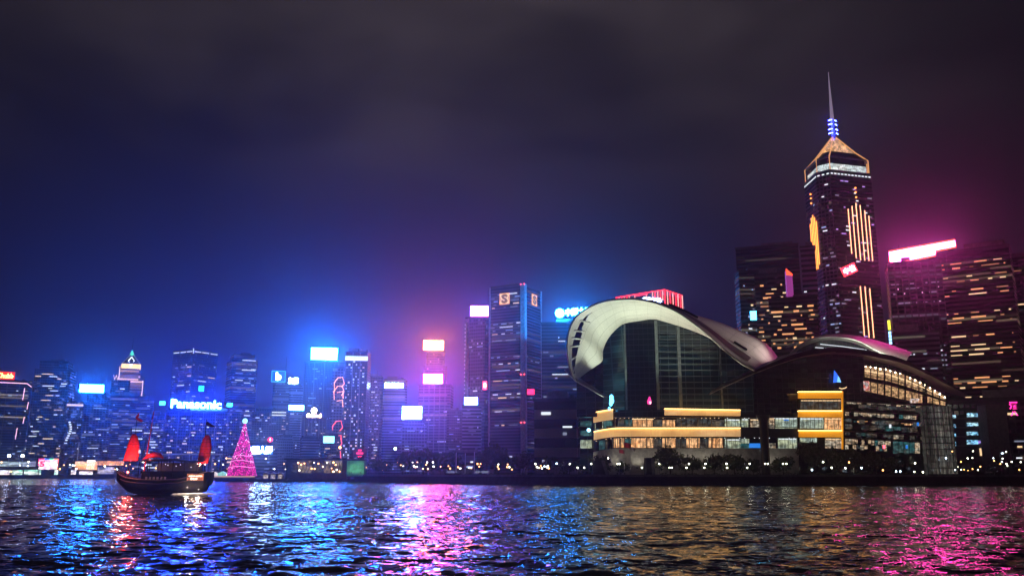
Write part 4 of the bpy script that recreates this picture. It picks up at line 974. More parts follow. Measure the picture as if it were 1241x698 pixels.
# --- podium
def dp(px):
    return float(np.interp(px, [700, 717, 725, 740, 765, 800, 845, 900, 1022, 1060, 1100, 1130, 1160], [476, 470, 462, 454, 449, 446.5, 445.5, 446, 449, 452, 456, 460, 466]))
def band(x0, x1, y0, y1, proud, depth, mat, name, n=None, curve=0.0):
    """solid strip along the curved podium front"""
    n = n or max(2, int((x1 - x0) / 5)); rows = [[], [], [], []]
    for x in np.linspace(x0, x1, n):
        D = dp(x) - proud
        ya, yb = y0(x) if callable(y0) else y0, y1(x) if callable(y1) else y1
        t, bt_ = np.array(P(x, ya, D)), np.array(P(x, yb, D)); off = np.array((0, depth, 0))
        for r, p in zip(rows, (bt_, t, t + off, bt_ + off)): r.append(p)
    b = MB(); b.grid(rows + [rows[0]])
    b.f.append(tuple(n * k for k in range(4))); b.f.append(tuple(n * k + n - 1 for k in (3, 2, 1, 0)))
    return build_at(b, name, mat, cc)
lift = lambda base: (lambda x: base + 4.5 * max(0, (752 - x) / 33) ** 1.7)
band(717, 1128, lambda x: 500 + (4 if x < 740 else 0), 580, 0, 14, M['dark_glass'], 'podium_wall', 70)
band(703, 717, 486, 580, 0, 14, M['glass_dark'], 'podium_wall', 5)
band(719, 968, lift(543), 578, .5, 1.0, M['podium_wall'], 'stone_base', 44)
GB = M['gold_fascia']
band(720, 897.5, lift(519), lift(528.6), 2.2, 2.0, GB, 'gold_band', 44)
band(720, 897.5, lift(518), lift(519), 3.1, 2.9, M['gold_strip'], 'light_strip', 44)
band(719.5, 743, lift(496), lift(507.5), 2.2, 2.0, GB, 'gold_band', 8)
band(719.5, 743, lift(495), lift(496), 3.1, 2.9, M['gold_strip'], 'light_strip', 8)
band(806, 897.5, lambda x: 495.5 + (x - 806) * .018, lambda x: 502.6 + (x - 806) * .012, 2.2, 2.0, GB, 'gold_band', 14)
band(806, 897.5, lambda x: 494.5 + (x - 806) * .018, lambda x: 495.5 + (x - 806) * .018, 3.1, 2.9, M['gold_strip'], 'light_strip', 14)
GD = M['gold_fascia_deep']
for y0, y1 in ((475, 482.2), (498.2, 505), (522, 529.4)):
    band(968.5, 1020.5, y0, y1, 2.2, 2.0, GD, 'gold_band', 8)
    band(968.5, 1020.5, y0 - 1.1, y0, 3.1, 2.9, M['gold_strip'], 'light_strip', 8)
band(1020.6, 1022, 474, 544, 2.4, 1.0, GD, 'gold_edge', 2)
band(968.5, 1022, 482.3, 522, .2, .6, M['dark_glass'], 'bay_wall', 8)
# floor slabs and railings between the lit storeys
band(898, 968, 519, 530, 1.2, 1.2, M['dark_concrete'], 'floor_slab', 10)
band(745, 805, 496.5, 507, .8, .8, M['glass_dark'], 'spandrel', 10)
band(722, 900, lift(516.4), lift(517), 2.6, .2, M['steel'], 'railing', 40)
# lit rooms
def room(x0, x1, y0, y1, mat, name='window', proud=.25):
    n = max(2, int((x1 - x0) / 5)); return band(x0, x1, y0, y1, proud, .2, mat, name, n)
for x0, x1, m_ in ((765, 792, 'room_warm'), (803, 819, 'room_warm'), (832, 848, 'room_warm'), (859, 876, 'room_warm'), (744, 751, 'room_warm'), (752.5, 757, 'room_warm')):
    room(x0, x1, 530.8, 542.3, M[m_])
    xx = x0
    while xx < x1 - 3: xx += random.uniform(3.2, 6.0); room(min(xx, x1 - .6), min(xx + .5, x1 - .1), 530.9, 542.2, M['dark_metal'], 'mullion', .5)
for x0, x1, m_ in ((767, 791, 'room_warm'), (803, 818, 'room_warm'), (749, 756, 'room_dark'), (820, 862, 'room_dark')):
    room(x0, x1, 508.8 if m_ != 'room_dark' else 506.5, 517.2, M[m_])
    for xx in np.arange(x0 + 5, x1 - 2, 6.5): room(xx, xx + .5, 508.9, 517.1, M['dark_metal'], 'mullion', .5)
room(766, 792, 506.9, 508.3, M['lamp_warm'] if False else M['win_warm'], 'cornice_light', .6)
for x0, x1, y0, y1, m_ in ((878.5, 897, 507.5, 517.6, 'room_green'), (898.5, 907, 507, 517.8, 'room_green'), (909, 922, 507.5, 518, 'room_cool'), (932, 938.5, 506, 518.6, 'room_cool'), (939.5, 966, 505.8, 519, 'room_green'),
                           (878.5, 897.5, 531.5, 543, 'room_green'), (898.5, 908, 531.5, 537, 'room_green'), (943, 966, 530.6, 543, 'room_green'), (930, 940, 537, 543, 'room_cool'), (889, 908, 537.6, 543, 'room_teal'),
                           (969.5, 998, 506, 518.8, 'room_green'), (999, 1019.8, 506.2, 520, 'room_warm'), (969.5, 990, 530.5, 536, 'room_green'), (1000, 1019.8, 530.8, 543, 'room_cool'), (970, 1019.8, 484, 496, 'room_dark')):
    room(x0, x1, y0, y1, M[m_])
    for xx in np.arange(x0 + 3.5, x1 - 1.5, 4.6): room(xx, xx + .35, y0 + .1, y1 - .1, M['dark_metal'], 'mullion', .5)
    if y1 - y0 > 9: 
        room(x0 + 1, x1 - 1, y0 + .8, y0 + 1.8, M['win_white'] if m_ == 'room_green' else M['win_warm'], 'ceiling_light', .4)
for x0, x1, m_ in ((908, 926.5, 'room_blue'), (735, 742, 'room_blue'), (943, 955, 'room_blue')):
    room(x0, x1, 537 if x0 > 900 else 508, 542.5 if x0 > 900 else 516, M['room_teal'] if x0 == 735 else M[m_], 'window', .45) if x0 != 943 else room(950, 956, 508, 509.6, M[m_], 'ceiling_light', .45)
for y0, y1, m_ in ((508, 515, 'room_teal'), (519.5, 526, 'room_teal'), (531, 541, 'room_green'), (498, 504, 'room_teal')):
    room(703.5, 717, y0 + 2, y1 + 2, M[m_])
b = MB().ball(P(713.5, 521, 466), 1.0, 8, 6); build_at(b, 'blue_lamp', emat('blue_lamp_light', (.3, .75, 1), 5), cc)
for x0, x1, m_ in ((757.5, 764.5, 'room_teal'), (792.5, 802.5, 'room_dark'), (819.5, 831.5, 'room_dark'), (848.5, 858.5, 'room_dark'), (726, 733, 'room_teal'), (734, 743, 'room_dark')):
    room(x0, x1, lift(531.4), lift(542.6), M[m_], 'window', .2)
    for xx in np.arange(x0 + 2, x1 - 1, 3.1): room(xx, xx + .4, lift(531.3), lift(542.7), M['dark_metal'], 'mullion', .45)
for x0, x1, m_ in ((721, 731, 'room_green'), (732, 734.5, 'room_teal'), (757, 766, 'room_teal'), (792, 802, 'room_dark'), (863, 877, 'room_dark')):
    room(x0, x1, lift(508.5), lift(517.4), M[m_], 'window', .2)
for xx in np.arange(722, 966, 6.0):
    if random.random() < .75: room(xx, xx + 1.0, lift(530.2), lift(530.9), M['win_warm'] if xx < 876 else M['win_white'], 'ceiling_light', .9)
for xx in np.arange(746, 966, 5.2):
    if random.random() < .6: room(xx, xx + .9, 506.2 - (1 if xx > 806 and xx < 897 else 0), 506.9, M['win_warm'] if xx < 876 else M['win_white'], 'ceiling_light', .9)
for xx in (745, 762, 783, 806, 825, 845, 862, 880):
    room(xx, xx + 1.1, lift(507), lift(543), M['concrete'], 'column', .95)
band(744, 966, 517.3, 518.0, 1.4, 1.4, M['concrete'], 'floor_slab', 44)
band(744, 966, 505.2, 506.1, 1.0, 1.0, M['concrete'], 'floor_slab', 44)
for y_ in (511.5, 513.5): band(898, 967, y_, y_ + .35, .8, .15, M['steel'], 'railing', 12)
# lower right facade: floors with rows of narrow lit panes
for y0, y1, n_, m_, xs in ((507, 513, 12, 'room_dark', (1024, 1122)), (513.8, 519.5, 10, 'room_dark', (1024, 1122)), (531.5, 537.5, 14, 'room_cool', (1024, 1080)), (538.3, 544, 12, 'room_cool', (1024, 1080)), (489.5, 495, 7, 'room_dark', (1040, 1122)), (486.8, 489, 16, 'room_cool', (1026, 1122)), (499, 503.5, 18, 'room_cool', (1024, 1122)), (509, 511, 20, 'room_warm', (1030, 1118)), (523.5, 528.5, 15, 'room_dark', (1024, 1122)), (531.5, 546, 6, 'room_teal', (1082, 1122))):
    slope = lambda x: (x - 1024) * .055
    for xx in np.linspace(xs[0], xs[1], n_, endpoint=False):
        wd = (xs[1] - xs[0]) / n_
        if random.random() < .16: continue
        room(xx + .4, xx + wd - .5, y0 + slope(xx), y1 + slope(xx) - random.choice((0, 0, 1.5)), M[m_] if random.random() < .75 else M[random.choice(('room_cool', 'room_dark', 'room_teal'))], 'window', .3)
for y0 in (485.5, 496.5, 504.8, 521.5, 529.5): band(1023, 1126, lambda x: y0 + (x - 1024) * .055, lambda x: y0 + 1.3 + (x - 1024) * .055, .7, .7, M['concrete'], 'floor_edge', 14)
for px, py, mt in ((1079, 516.5, 'win_white'), (1099, 541.5, 'room_blue'), (1112.5, 514, 'room_blue'), (1118, 514, 'win_warm'), (1071.5, 541.5, 'red_beacon')):
    room(px - 1.2, px + 1.2, py - 2.4, py + 1.8, M[mt], 'bright_window', .6)
# black roof column in front
b = MB(); D = 441; c0, c1 = P(926, 508, D), P(928, 560, D)
b.tube([(c1[0], D, LZ - .2), (c1[0], D, c0[2] - 1), (c1[0], D, P(926, 503, D)[2])], [2.1, 2.1, 3.6], 14); build_at(b, 'column', M['dark_metal'], cc, True)
# lit gallery under the right end of the wing roof
def gal(x): return float(np.interp(x, [1044, 1076, 1099, 1121, 1148], [442, 446.5, 454.5, 465.5, 481])), float(np.interp(x, [1044, 1076, 1099, 1121, 1148], [474, 481, 486, 488.5, 492]))
xs = np.linspace(1045, 1148, 24); dg_ = lambda x: 456.5 + (x - 1045) * .05
def gstrip(fa, fb, off, name, mat, x0=1045, x1=1148, th=.3):
    r = [[], [], [], []]
    for x in np.linspace(x0, x1, 24):
        a, c = gal(x); D = dg_(x) - off
        t, b_ = np.array(P(x, a + (c - a) * fa, D)), np.array(P(x, a + (c - a) * fb, D))
        for q_, p_ in zip(r, (b_, t, t + (0, th, 0), b_ + (0, th, 0))): q_.append(p_)
    m = MB(); m.grid(r + [r[0]]); return build_at(m, name, mat, cc)
gstrip(0.02, .98, -3.2, 'gallery_back', M['gallery'])
gstrip(.44, .58, 2.0, 'gallery_beam', M['dark_metal'], th=.8)
gstrip(.96, 1.04, 2.0, 'gallery_beam', M['dark_concrete'], th=1.5)
gstrip(.18, .23, 0.5, 'light_strip', M['win_warm'])
gstrip(.35, .38, -1.0, 'gallery_beam', M['steel'])
for i, x in enumerate(np.linspace(1047, 1147, 13)):
    a, c = gal(x); wd = .35
    p0, p1 = P(x, a, dg_(x) - .6), P(x, c, dg_(x) - .6)
    b = MB(); b.tube([p0, p1], .28, 5); build_at(b, 'gallery_post', M['dark_metal'], cc)
    if i % 3 == 0:
        b = MB(); b.tube([P(x, a, dg_(x) - 2.6), P(x, c, dg_(x) - 2.6)], .45, 5); build_at(b, 'gallery_post', M['dark_metal'], cc)
for i, x in enumerate(np.linspace(1049, 1145, 17)):
    a, c = gal(x); q_ = P(x, a + 1.2 + random.uniform(-.3, .8), dg_(x) - 1.2)
    b = MB().ball(q_, random.uniform(.3, .5), 6, 4); build_at(b, 'ceiling_lamp', emat('gallery_lamp_light', (1, .85, .6), 12, True) if i == 0 else bpy.data.materials['gallery_lamp_light'], cc)
for x0, x1, y0, y1, c_ in ((1047, 1053, 461.5, 473, 'red_screen'), (1103, 1117, 483, 488, 'orange_screen')):
    D = 452; a, b_ = P(x0, y1, D), P(x1, y0, D)
    m = MB().box(a[0], b_[0], D - .15, D + .15, a[2], b_[2]); build_at(m, 'screen', interior(c_ + '_light', (1, .25, .2) if c_ == 'red_screen' else (1, .5, .25), (.9, .8, .8), 1.4, 1.2, 1.5, .3), cc)
# glass stair tower
for x0, x1, e in ((1124, 1131, .02), (1131.8, 1140, .05), (1140.8, 1148, .11), (1148.6, 1152, .03)):
    D = 455; a, b_ = P(x0, 566, D), P(x1, 492, D)
    m = MB().box(a[0], b_[0], D, D + 8, LZ - .3, b_[2]); build_at(m, 'stair_glass', interior('stair_light_%d' % x0, (.8, .74, .62), (.6, .6, .55), e * 3.0, .5, .3, .35, False, 1.0), cc)
    for zz in np.arange(LZ + 1, b_[2] - .5, 3.1):
        m = MB().box(a[0], b_[0] - .01, D - .25, D - .01, zz, zz + .42); build_at(m, 'mullion', M['dark_metal'], cc)
    for xx in np.linspace(a[0], b_[0], 4)[:-1]:
        m = MB().box(xx, xx + .2, D - .45, D - .26, LZ, b_[2]); build_at(m, 'mullion', M['dark_metal'], cc)
    m = MB().box(b_[0] + .02, b_[0] + .3, D - .4, D + 2, LZ - .3, b_[2]); build_at(m, 'column', M['steel'], cc)
# plaza signs fixed on the facade: blue sail emblem, cyan banner, pink figure lamp
D = 451
b = quadbox([(0, 0), (1.6, 0.2), (2.9, 3.0), (.9, 6.2)], -.3, .3); b.v = [tuple(np.array(p) + np.array(P(1010, 463.5, D))) for p in b.v]
build_at(b, 'sail_emblem', emat('blue_sail_light', (.03, .16, 1), 1.3), cc)
b = quadbox([(1.8, .3), (3.9, .2), (3.2, 2.4), (2.5, 3.4)], -.3, .3); b.v = [tuple(np.array(p) + np.array(P(1010, 463.5, D - .1))) for p in b.v]
build_at(b, 'sail_emblem', emat('cyan_sail_light', (.2, .55, 1), 1.6), cc)
b = MB(); b.tube(Q([(1017, 470, D), (1020, 471, D), (1024, 470.2, D), (1026, 469, D)]), .28, 5); build_at(b, 'sail_emblem', M['win_warm'], cc)
for i, (px, py, r_) in enumerate(((741, 481.5, 1.0), (741.3, 485.5, 1.15), (740.3, 489, .85), (738.4, 495, .6))):
    b = MB().ball(P(px, py, 448), r_, 8, 6, 1.5); build_at(b, 'cyan_lamp', emat('cyan_lamp_light', (.08, .5, 1), 7, True) if i == 0 else bpy.data.materials['cyan_lamp_light'], cc)
b = MB(); b.tube(Q([(787, 489.5, 446), (787, 486, 446), (787.2, 482.5, 446), (787.2, 480.5, 446)]), [.9, 1.15, .6, .35], 7); build_at(b, 'pink_lamp', emat('pink_lamp_light', (1, .04, .35), 1.4), cc)

# floodlights on the podium roof that wash the shells (lit fittings with their lamps)
def flood(px, py, D, aim, col_, watts, size=75, label='', rad=.6):
    p = P(px, py, D)
    root = empty('floodlight', p, 0, label, 'floodlight', 'floodlights washing the white roof shells')
    MB().box(-.35, .35, -.25, .25, -.5, 0).build('housing', M['dark_metal'], root)
    L = bpy.data.lights.new('flood_lamp', 'SPOT'); L.energy = watts * 1.7; L.color = col_; L.spot_size = R(size); L.spot_blend = .8; L.shadow_soft_size = rad
    o = bpy.data.objects.new('flood_lamp', L); col.objects.link(o); o.parent = root; o.location = (0, 0, .4)
    d = np.array(aim) - np.array(p)
    from mathutils import Vector
    o.rotation_euler = Vector(d).to_track_quat('-Z', 'Y').to_euler()
FL = 'small dark floodlight fitting on the convention centre terrace aimed up at the roof'
gw = (.86, .98, .80); ww = (1, .93, .78)
for px, py, aim, c_, wv, sz in ((708, 485.5, P(704, 440, 446), gw, 9000, 100), (722, 497, P(712, 405, 440), gw, 30000, 85), (738, 493.8, P(730, 388, 438), gw, 36000, 85), (765, 495.8, P(752, 378, 434), gw, 30000, 80), (790, 495.8, P(785, 376, 436), gw, 30000, 80),
                                (822, 493.4, P(822, 388, 438), ww, 24000, 80), (855, 494, P(852, 402, 438), ww, 16000, 80), (885, 494.6, P(880, 425, 440), ww, 7000, 80)):
    flood(px, py, dp(px) - 2.6, aim, c_, wv, sz, FL)
FT = 'small dark floodlight fitting standing on the dark wing roof aimed at a white shell'
def wing_flood(px, aim, c_, wv, sz):
    i = int(np.argmin(np.abs(np.linspace(861, 1175, 50) - px))); i = min(range(50), key=lambda q_: abs(P(px, 430, Fe[q_][1])[0] - Fe[q_][0]))
    p = Fe[i] + up[i] + np.array((0, 3.0, .75)); ppx = px
    root = empty('floodlight', tuple(p), 0, FT, 'floodlight', 'floodlights on the wing roof')
    MB().box(-.35, .35, -.25, .25, -.6, 0).build('housing', M['dark_metal'], root)
    L = bpy.data.lights.new('flood_lamp', 'SPOT'); L.energy = wv; L.color = c_; L.spot_size = R(sz); L.spot_blend = .8; L.shadow_soft_size = .5
    o = bpy.data.objects.new('flood_lamp', L); col.objects.link(o); o.parent = root; o.location = (0, 0, .4)
    from mathutils import Vector
    o.rotation_euler = Vector(np.array(aim) - p).to_track_quat('-Z', 'Y').to_euler()
wing_flood(990, P(905, 412, 448), (1, .88, .80), 24000, 70)
wing_flood(978, P(925, 425, 455), (1, .62, .74), 5000, 70)
wing_flood(1002, P(880, 400, 448), (1, .90, .80), 26000, 60)
wing_flood(1052, P(1075, 421, 478), (.95, 1, .82), 26000, 140)
wing_flood(1085, P(1090, 428, 478), (.95, 1, .82), 26000, 140)
wing_flood(1020, P(1040, 410, 478), (1, .93, .80), 6000, 130)
for px, wv in ((716, 900), (742, 500), (772, 600), (800, 500), (833, 800), (862, 700), (893, 600), (940, 400)):  # floods added to brighten the stone base wall behind the trees
    flood(px, 566, dp(px) - 6, P(px, 545, dp(px)), ww, wv, 120, 'small dark floodlight added on the ground to brighten the pale stone base wall')

# ------------------------------------------------------------------ waterfront: trees, lamps, walls
def leaf_mat(name, a, b_):
    m = bpy.data.materials.new(name); m.use_nodes = True
    t = NT(m.node_tree); s = t.n['Principled BSDF']; c = t.node('ShaderNodeTexCoord')
    f = t.smooth(t.noise(c.outputs['Object'], .5, 3.0), .35, .65)
    t.l.new(t.mix(f, (*a, 1), (*b_, 1)), s.inputs['Base Color']); s.inputs['Roughness'].default_value = .7
    return m
M['leaf'] = leaf_mat('dark_green_leaves', (.035, .055, .02), (.07, .09, .035))
def crown_mesh(seed, n=1500, spread=1.0):
    rr = np.random.default_rng(seed); b = MB()
    lob = [(rr.uniform(-.62, .62), rr.uniform(-.5, .5), rr.uniform(.45, .9), rr.uniform(.25, .45)) for _ in range(9)]
    lob += [(0, 0, .62, .5)]
    for i in range(n):
        l = lob[rr.integers(len(lob))]
        v = rr.normal(size=3); v /= np.linalg.norm(v); r = l[3] * rr.random() ** .4
        c = np.array(l[:3]) + v * r * np.array((1, 1, .75))
        s = rr.uniform(.025, .06); a = rr.normal(size=3); a /= np.linalg.norm(a); d = np.cross(a, rr.normal(size=3)); d /= np.linalg.norm(d) + 1e-6
        k = len(b.v); b.v += [tuple(c - a * s - d * s * .6), tuple(c + a * s - d * s * .6), tuple(c + a * s + d * s * .6), tuple(c - a * s + d * s * .6)]
        b.f.append((k, k + 1, k + 2, k + 3))
    me = b.mesh('crown'); me.materials.append(M['leaf']); return me
def trunk_mesh(seed):
    rr = random.Random(seed); b = MB()
    b.tube([(0, 0, -.03), (.02, 0, .2), (0, .02, .42)], [.045, .034, .026], 7)
    for k in range(5):
        t = k * 1.26 + rr.random(); r = rr.uniform(.25, .5)
        b.tube([(0, .02, .30 + .02 * k), (math.cos(t) * r * .5, math.sin(t) * r * .5, .52), (math.cos(t) * r, math.sin(t) * r, .72)], [.02, .013, .005], 5)
    me = b.mesh('trunk'); me.materials.append(M['bark']); return me
CR = [crown_mesh(s) for s in (1, 2, 3, 4)]; TR = [trunk_mesh(s) for s in (1, 2, 3, 4)]
def tree(px, ytop, wpx, D, label, group=None, name='broadleaf_tree'):
    if 438 <= D <= 453: D = 434 + (px * 7) % 5
    p = P(px, ytop, D); k = px_m(px, ytop, D); h = (p[2] - LZ) / 1.12; w = wpx * k * .5 / .92
    root = empty(name, (p[0], D, LZ), random.uniform(0, 6.28), label, 'tree', group)
    i = random.randrange(4)
    a = link('trunk', TR[i], None, root); a.scale = (min(w, h * .6), min(w, h * .6), h)
    b = link('crown', CR[i], None, root); b.scale = (w, w, h)
trees = [
 (462, 556, 34, 610, 'small dark tree on the shore right of the green lit shed'),
 (437, 553, 26, 640, 'dark round tree directly behind the green lit shed'),
 (489, 547, 30, 600, 'dark tree left of the widest crown on the middle shore'),
 (514, 541, 50, 590, 'widest dark tree crown on the shore below the two stacked signs'),
 (540, 551, 28, 580, 'dark tree right of the widest crown, below the low grey tower'),
 (600, 537, 44, 560, 'tall dark tree at the foot of the emblem tower'),
 (583, 548, 26, 565, 'smaller dark tree at the left of the tree by the emblem tower'),
 (634, 546, 44, 520, 'broad low dark tree at the foot of the emblem tower right face'),
 (664, 552, 30, 500, 'dark tree in front of the grey banded block'),
 (690, 556, 30, 480, 'low dark tree between the banded block and the leaning vent shaft'),
 (727, 551, 34, 452, 'dark round tree behind the leaning vent shaft'),
 (752, 558, 26, 452, 'low dark tree behind the two flagpoles'),
 (811, 539, 50, 441, 'tallest dark tree in front of the gold lit windows'),
 (838, 551, 30, 441, 'low dark tree just right of the tallest tree before the gold windows'),
 (865, 549, 34, 441, 'dark tree midway between the tallest one and the black column'),
 (889, 548, 36, 440, 'dark tree just left of the black roof column'),
 (912, 555, 24, 440, 'small dark tree touching the left of the black roof column'),
 (948, 551, 34, 440, 'dark tree just right of the black roof column'),
 (983, 533, 40, 439, 'dark tree reaching up to the lowest deep gold band'),
 (1006, 539, 36, 440, 'dark tree under the right end of the deep gold bands'),
 (1034, 542, 40, 440, 'dark tree below the rows of narrow lit panes'),
 (1060, 546, 34, 440, 'dark tree left of the teal lit panes'),
 (1084, 553, 26, 441, 'small dark tree in front of the teal lit panes'),
 (1203, 560, 20, 500, 'small dark tree below the service shaft'),
 (552, 546, 22, 575, 'dark tree between the white poles and the low grey tower'),
]
for t in trees: tree(*t)
# clipped hedge along the promenade edge
def hedge(px0, px1, D0, D1, h, label):
    rr = np.random.default_rng(int(px0)); b = MB()
    a, c = np.array(P(px0, 575, D0)), np.array(P(px1, 575, D1)); L = np.linalg.norm(c[:2] - a[:2]); n = int(L * 34)
    for i in range(n):
        t = rr.random(); p = a + (c - a) * t; hh = h * (.75 + .25 * math.sin(t * L * .9) * math.sin(t * L * .37 + 1))
        p = np.array((p[0], p[1] + rr.uniform(-.7, .7), LZ + hh * rr.random() ** .7))
        s = rr.uniform(.12, .28); v = rr.normal(size=3); v /= np.linalg.norm(v); w = np.cross(v, rr.normal(size=3)); w /= np.linalg.norm(w)
        k = len(b.v); b.v += [tuple(p - v * s), tuple(p + w * s), tuple(p + v * s), tuple(p - w * s)]; b.f.append((k, k + 1, k + 2, k + 3))
    o = b.build('hedge', M['leaf']); tag(o, label, 'hedge', kind=None)
hedge(540, 690, 522, 430, 2.2, 'long dark hedge on the quay below the emblem tower')
hedge(800, 930, 427.5, 426, 2.0, 'long dark hedge on the quay below the gold lit windows')
hedge(950, 1120, 425.5, 423.5, 2.4, 'long dark hedge on the quay below the right wing of the convention centre')

# promenade lamps
glob = {}
def lampmesh(key, r):
    r = round(r * 1.05, 2)
    if (key, r) not in glob:
        me = MB().ball((0, 0, 0), r, 8, 6).mesh('lamp_globe'); me.materials.append(M[key]); glob[(key, r)] = me
    return glob[(key, r)]
pole_me = MB().tube([(0, 0, 0), (0, 0, .5), (0, 0, 1)], [.09, .06, .05], 6).mesh('pole'); pole_me.materials.append(M['dark_metal'])
cap_me = MB().tube([(0, 0, .30), (0, 0, .42)], [.42, .05], 8).mesh('lamp_cap'); cap_me.materials.append(M['dark_metal'])
def lamp(px, py, D, key, label, group, r=.42, name='street_lamp'):
    p = P(px, py, D)
    root = empty(name, (p[0], D, LZ), 0, label, 'street lamp', group)
    h = p[2] - LZ
    o = link('pole', pole_me, None, root); o.scale = (1, 1, max(.4, h - .3))
    g = link('lamp_globe', lampmesh(key, r), None, root); g.location = (0, 0, h)
    c = link('lamp_cap', cap_me, None, root); c.location = (0, 0, h)
    return root
WLAB = 'white globe lamp on a dark pole along the promenade before the convention centre'
for px in (700, 708, 716.5, 748.5, 751, 778, 799, 811.5, 814, 832, 835, 853.5, 855, 880.5, 881.2, 905.5, 908.5, 927, 930.5, 949, 953):
    lamp(px, 566.5 if (px * 7) % 2 < 1 else 561.8, 429.5, 'lamp_white', WLAB, 'globe lamps before the convention centre', .30)
for px in (690.5, 737): lamp(px, 562 if px < 700 else 555, 430, 'lamp_white', WLAB, 'globe lamps before the convention centre', .28)
for px, py, key in ((984, 569, 'lamp_cold'), (997.5, 559.5, 'lamp_white'), (1008, 566.5, 'lamp_white'), (1024.5, 567, 'lamp_white'), (1029, 560, 'lamp_warm'), (1044, 566.8, 'lamp_cold'), (1070, 569.5, 'lamp_warm'), (1086, 571, 'lamp_cold'), (1091, 571, 'lamp_cold'), (1109, 561, 'lamp_white'), (1108, 571.5, 'lamp_white'), (1118.5, 571.8, 'lamp_white')):
    lamp(px, py, 427, key, 'bright low lamp on the quay below the right wing of the convention centre', 'lamps below the right wing', .34)
random.seed(21)
for i in range(26):
    px = random.uniform(545, 690); key = random.choice(('lamp_white', 'lamp_warm', 'lamp_warm', 'lamp_white', 'lamp_cold'))
    lamp(px, random.choice((562, 565, 566.5, 568)) + random.uniform(-.8, .8), float(np.interp(px, [545, 600, 690], [520, 475, 440])), key, 'small promenade lamp among dark trees below the emblem tower', 'lamps below the emblem tower', random.uniform(.25, .4))
for i in range(30):
    px = random.uniform(1140, 1241); key = random.choice(('lamp_white', 'lamp_warm', 'lamp_cold', 'lamp_white'))
    lamp(px, random.choice((547, 555, 559, 562, 565, 569)) + random.uniform(-1, 1), random.uniform(428, 500), key, 'small street lamp among the lights at the right end of the quay', 'street lights at the right end', random.uniform(.18, .32))
for i in range(44):
    px = random.uniform(440, 545); key = random.choice(('lamp_warm', 'lamp_white', 'lamp_warm'))
    lamp(px, random.choice((560.5, 564, 566, 568.5)) + random.uniform(-1, 1), float(np.interp(px, [440, 545], [640, 540])), key, 'small warm lamp on the shore between the green lit shed and the white poles', 'lamps on the middle shore', random.uniform(.25, .42)) if i % 2 else None
# tall street light, right
p = P(1211, 549, 480); r_ = empty('street_light', (p[0], 480, LZ), 0, 'tallest street light with a curved arm at the right end of the quay', 'street light')
MB().tube([(0, 0, 0), (0, 0, p[2] - LZ - 1), (.5, 0, p[2] - LZ), (1.6, 0, p[2] - LZ + .2)], [.16, .12, .1, .08], 6).build('pole', M['steel'], r_)
MB().ball((1.7, 0, p[2] - LZ), .5, 8, 6, .5).build('lamp_head', M['lamp_cold'], r_)
# white poles on the middle shore
for i, (px, py) in enumerate(((553, 548), (564, 549), (575, 547.5))):
    p = P(px, py, 560); r_ = empty('light_pole', (p[0], 560, LZ), 0, 'tall pale bare pole standing in a row of three on the middle shore', 'pole', 'three pale poles on the middle shore')
    MB().tube([(0, 0, -.1), (0, 0, p[2] - LZ)], [.4, .25], 6).build('pole', M['white_paint'], r_)
# vent shafts of the tunnel: leaning slabs
def wedge(px0, px1, px2, px3, y0, D, label):
    a, b_, c, d = P(px0, 576, D), P(px1, 576, D), P(px2, y0, D), P(px3, y0, D)
    r_ = empty('vent_shaft', (a[0], D, LZ), 0, label, 'vent shaft')
    quadbox([(0, 0), (b_[0] - a[0], 0), (c[0] - a[0], c[2] - LZ), (d[0] - a[0], d[2] - LZ)], -.0, 7).build('wall', M['dark_concrete'], r_)
    quadbox([(b_[0] - a[0] - 1.6, 0), (b_[0] - a[0], 0), (c[0] - a[0], c[2] - LZ - .05), (c[0] - a[0] - 1.6, c[2] - LZ - .05)], -.15, -.003).build('pale_edge', M['concrete'], r_)
wedge(718, 739, 732.5, 720, 557.5, 431, 'dark leaning concrete vent shaft with a pale sloping edge')
wedge(783, 794.5, 793, 783, 554.5, 430.5, 'dark upright concrete vent shaft right of the flagpoles')
st = empty('stone_steps', (P(750, 575, 429)[0], 429, LZ), 0, 'low pale stone steps between the two dark vent shafts', 'steps')
for i in range(3): MB().box(-5, 13, i * .5, 4, .01 + i * .35, .01 + i * .35 + .349).build('step', M['concrete'], st)
# flags
def flagpole(px, y0, D, mat, label, s=2.6):
    p = P(px, y0, D); r_ = empty('flagpole', (p[0], D, LZ), 0, label, 'flagpole'); h = p[2] - LZ
    MB().tube([(0, 0, -.1), (0, 0, h)], [.12, .07], 6).build('pole', M['steel'], r_)
    b = MB(); b.grid([[(.1 + x * s, math.sin(x * 7) * .18 * (.3 + x), h - .1 - s * .68 * (1 - z) - x * x * .5) for x in np.linspace(0, 1, 10)] for z in (0, .33, .66, 1)])
    b.build('flag', mat, r_, True)
flagpole(755.8, 536, 432, pmat('red_flag_cloth', (.75, .02, .03), .7), 'taller flagpole flying a red flag in front of the gold lit bands', 3.4)
flagpole(763, 541, 432, pmat('pale_flag_cloth', (.6, .5, .5), .7), 'shorter flagpole with a pale flag beside the red one', 2.4)
flagpole(750, 544, 433, pmat('dark_red_flag_cloth', (.35, .02, .05), .7), 'flagpole with a dark red drooping flag left of the red one', 2.6)
for (px, D) in ((757, 430.5), (748, 430.5)):
    flood(px, 573, D, P(px + 2, 540, 432), (1, .9, .8), 1300, 60, 'small ground floodlight at the foot of the flagpoles')

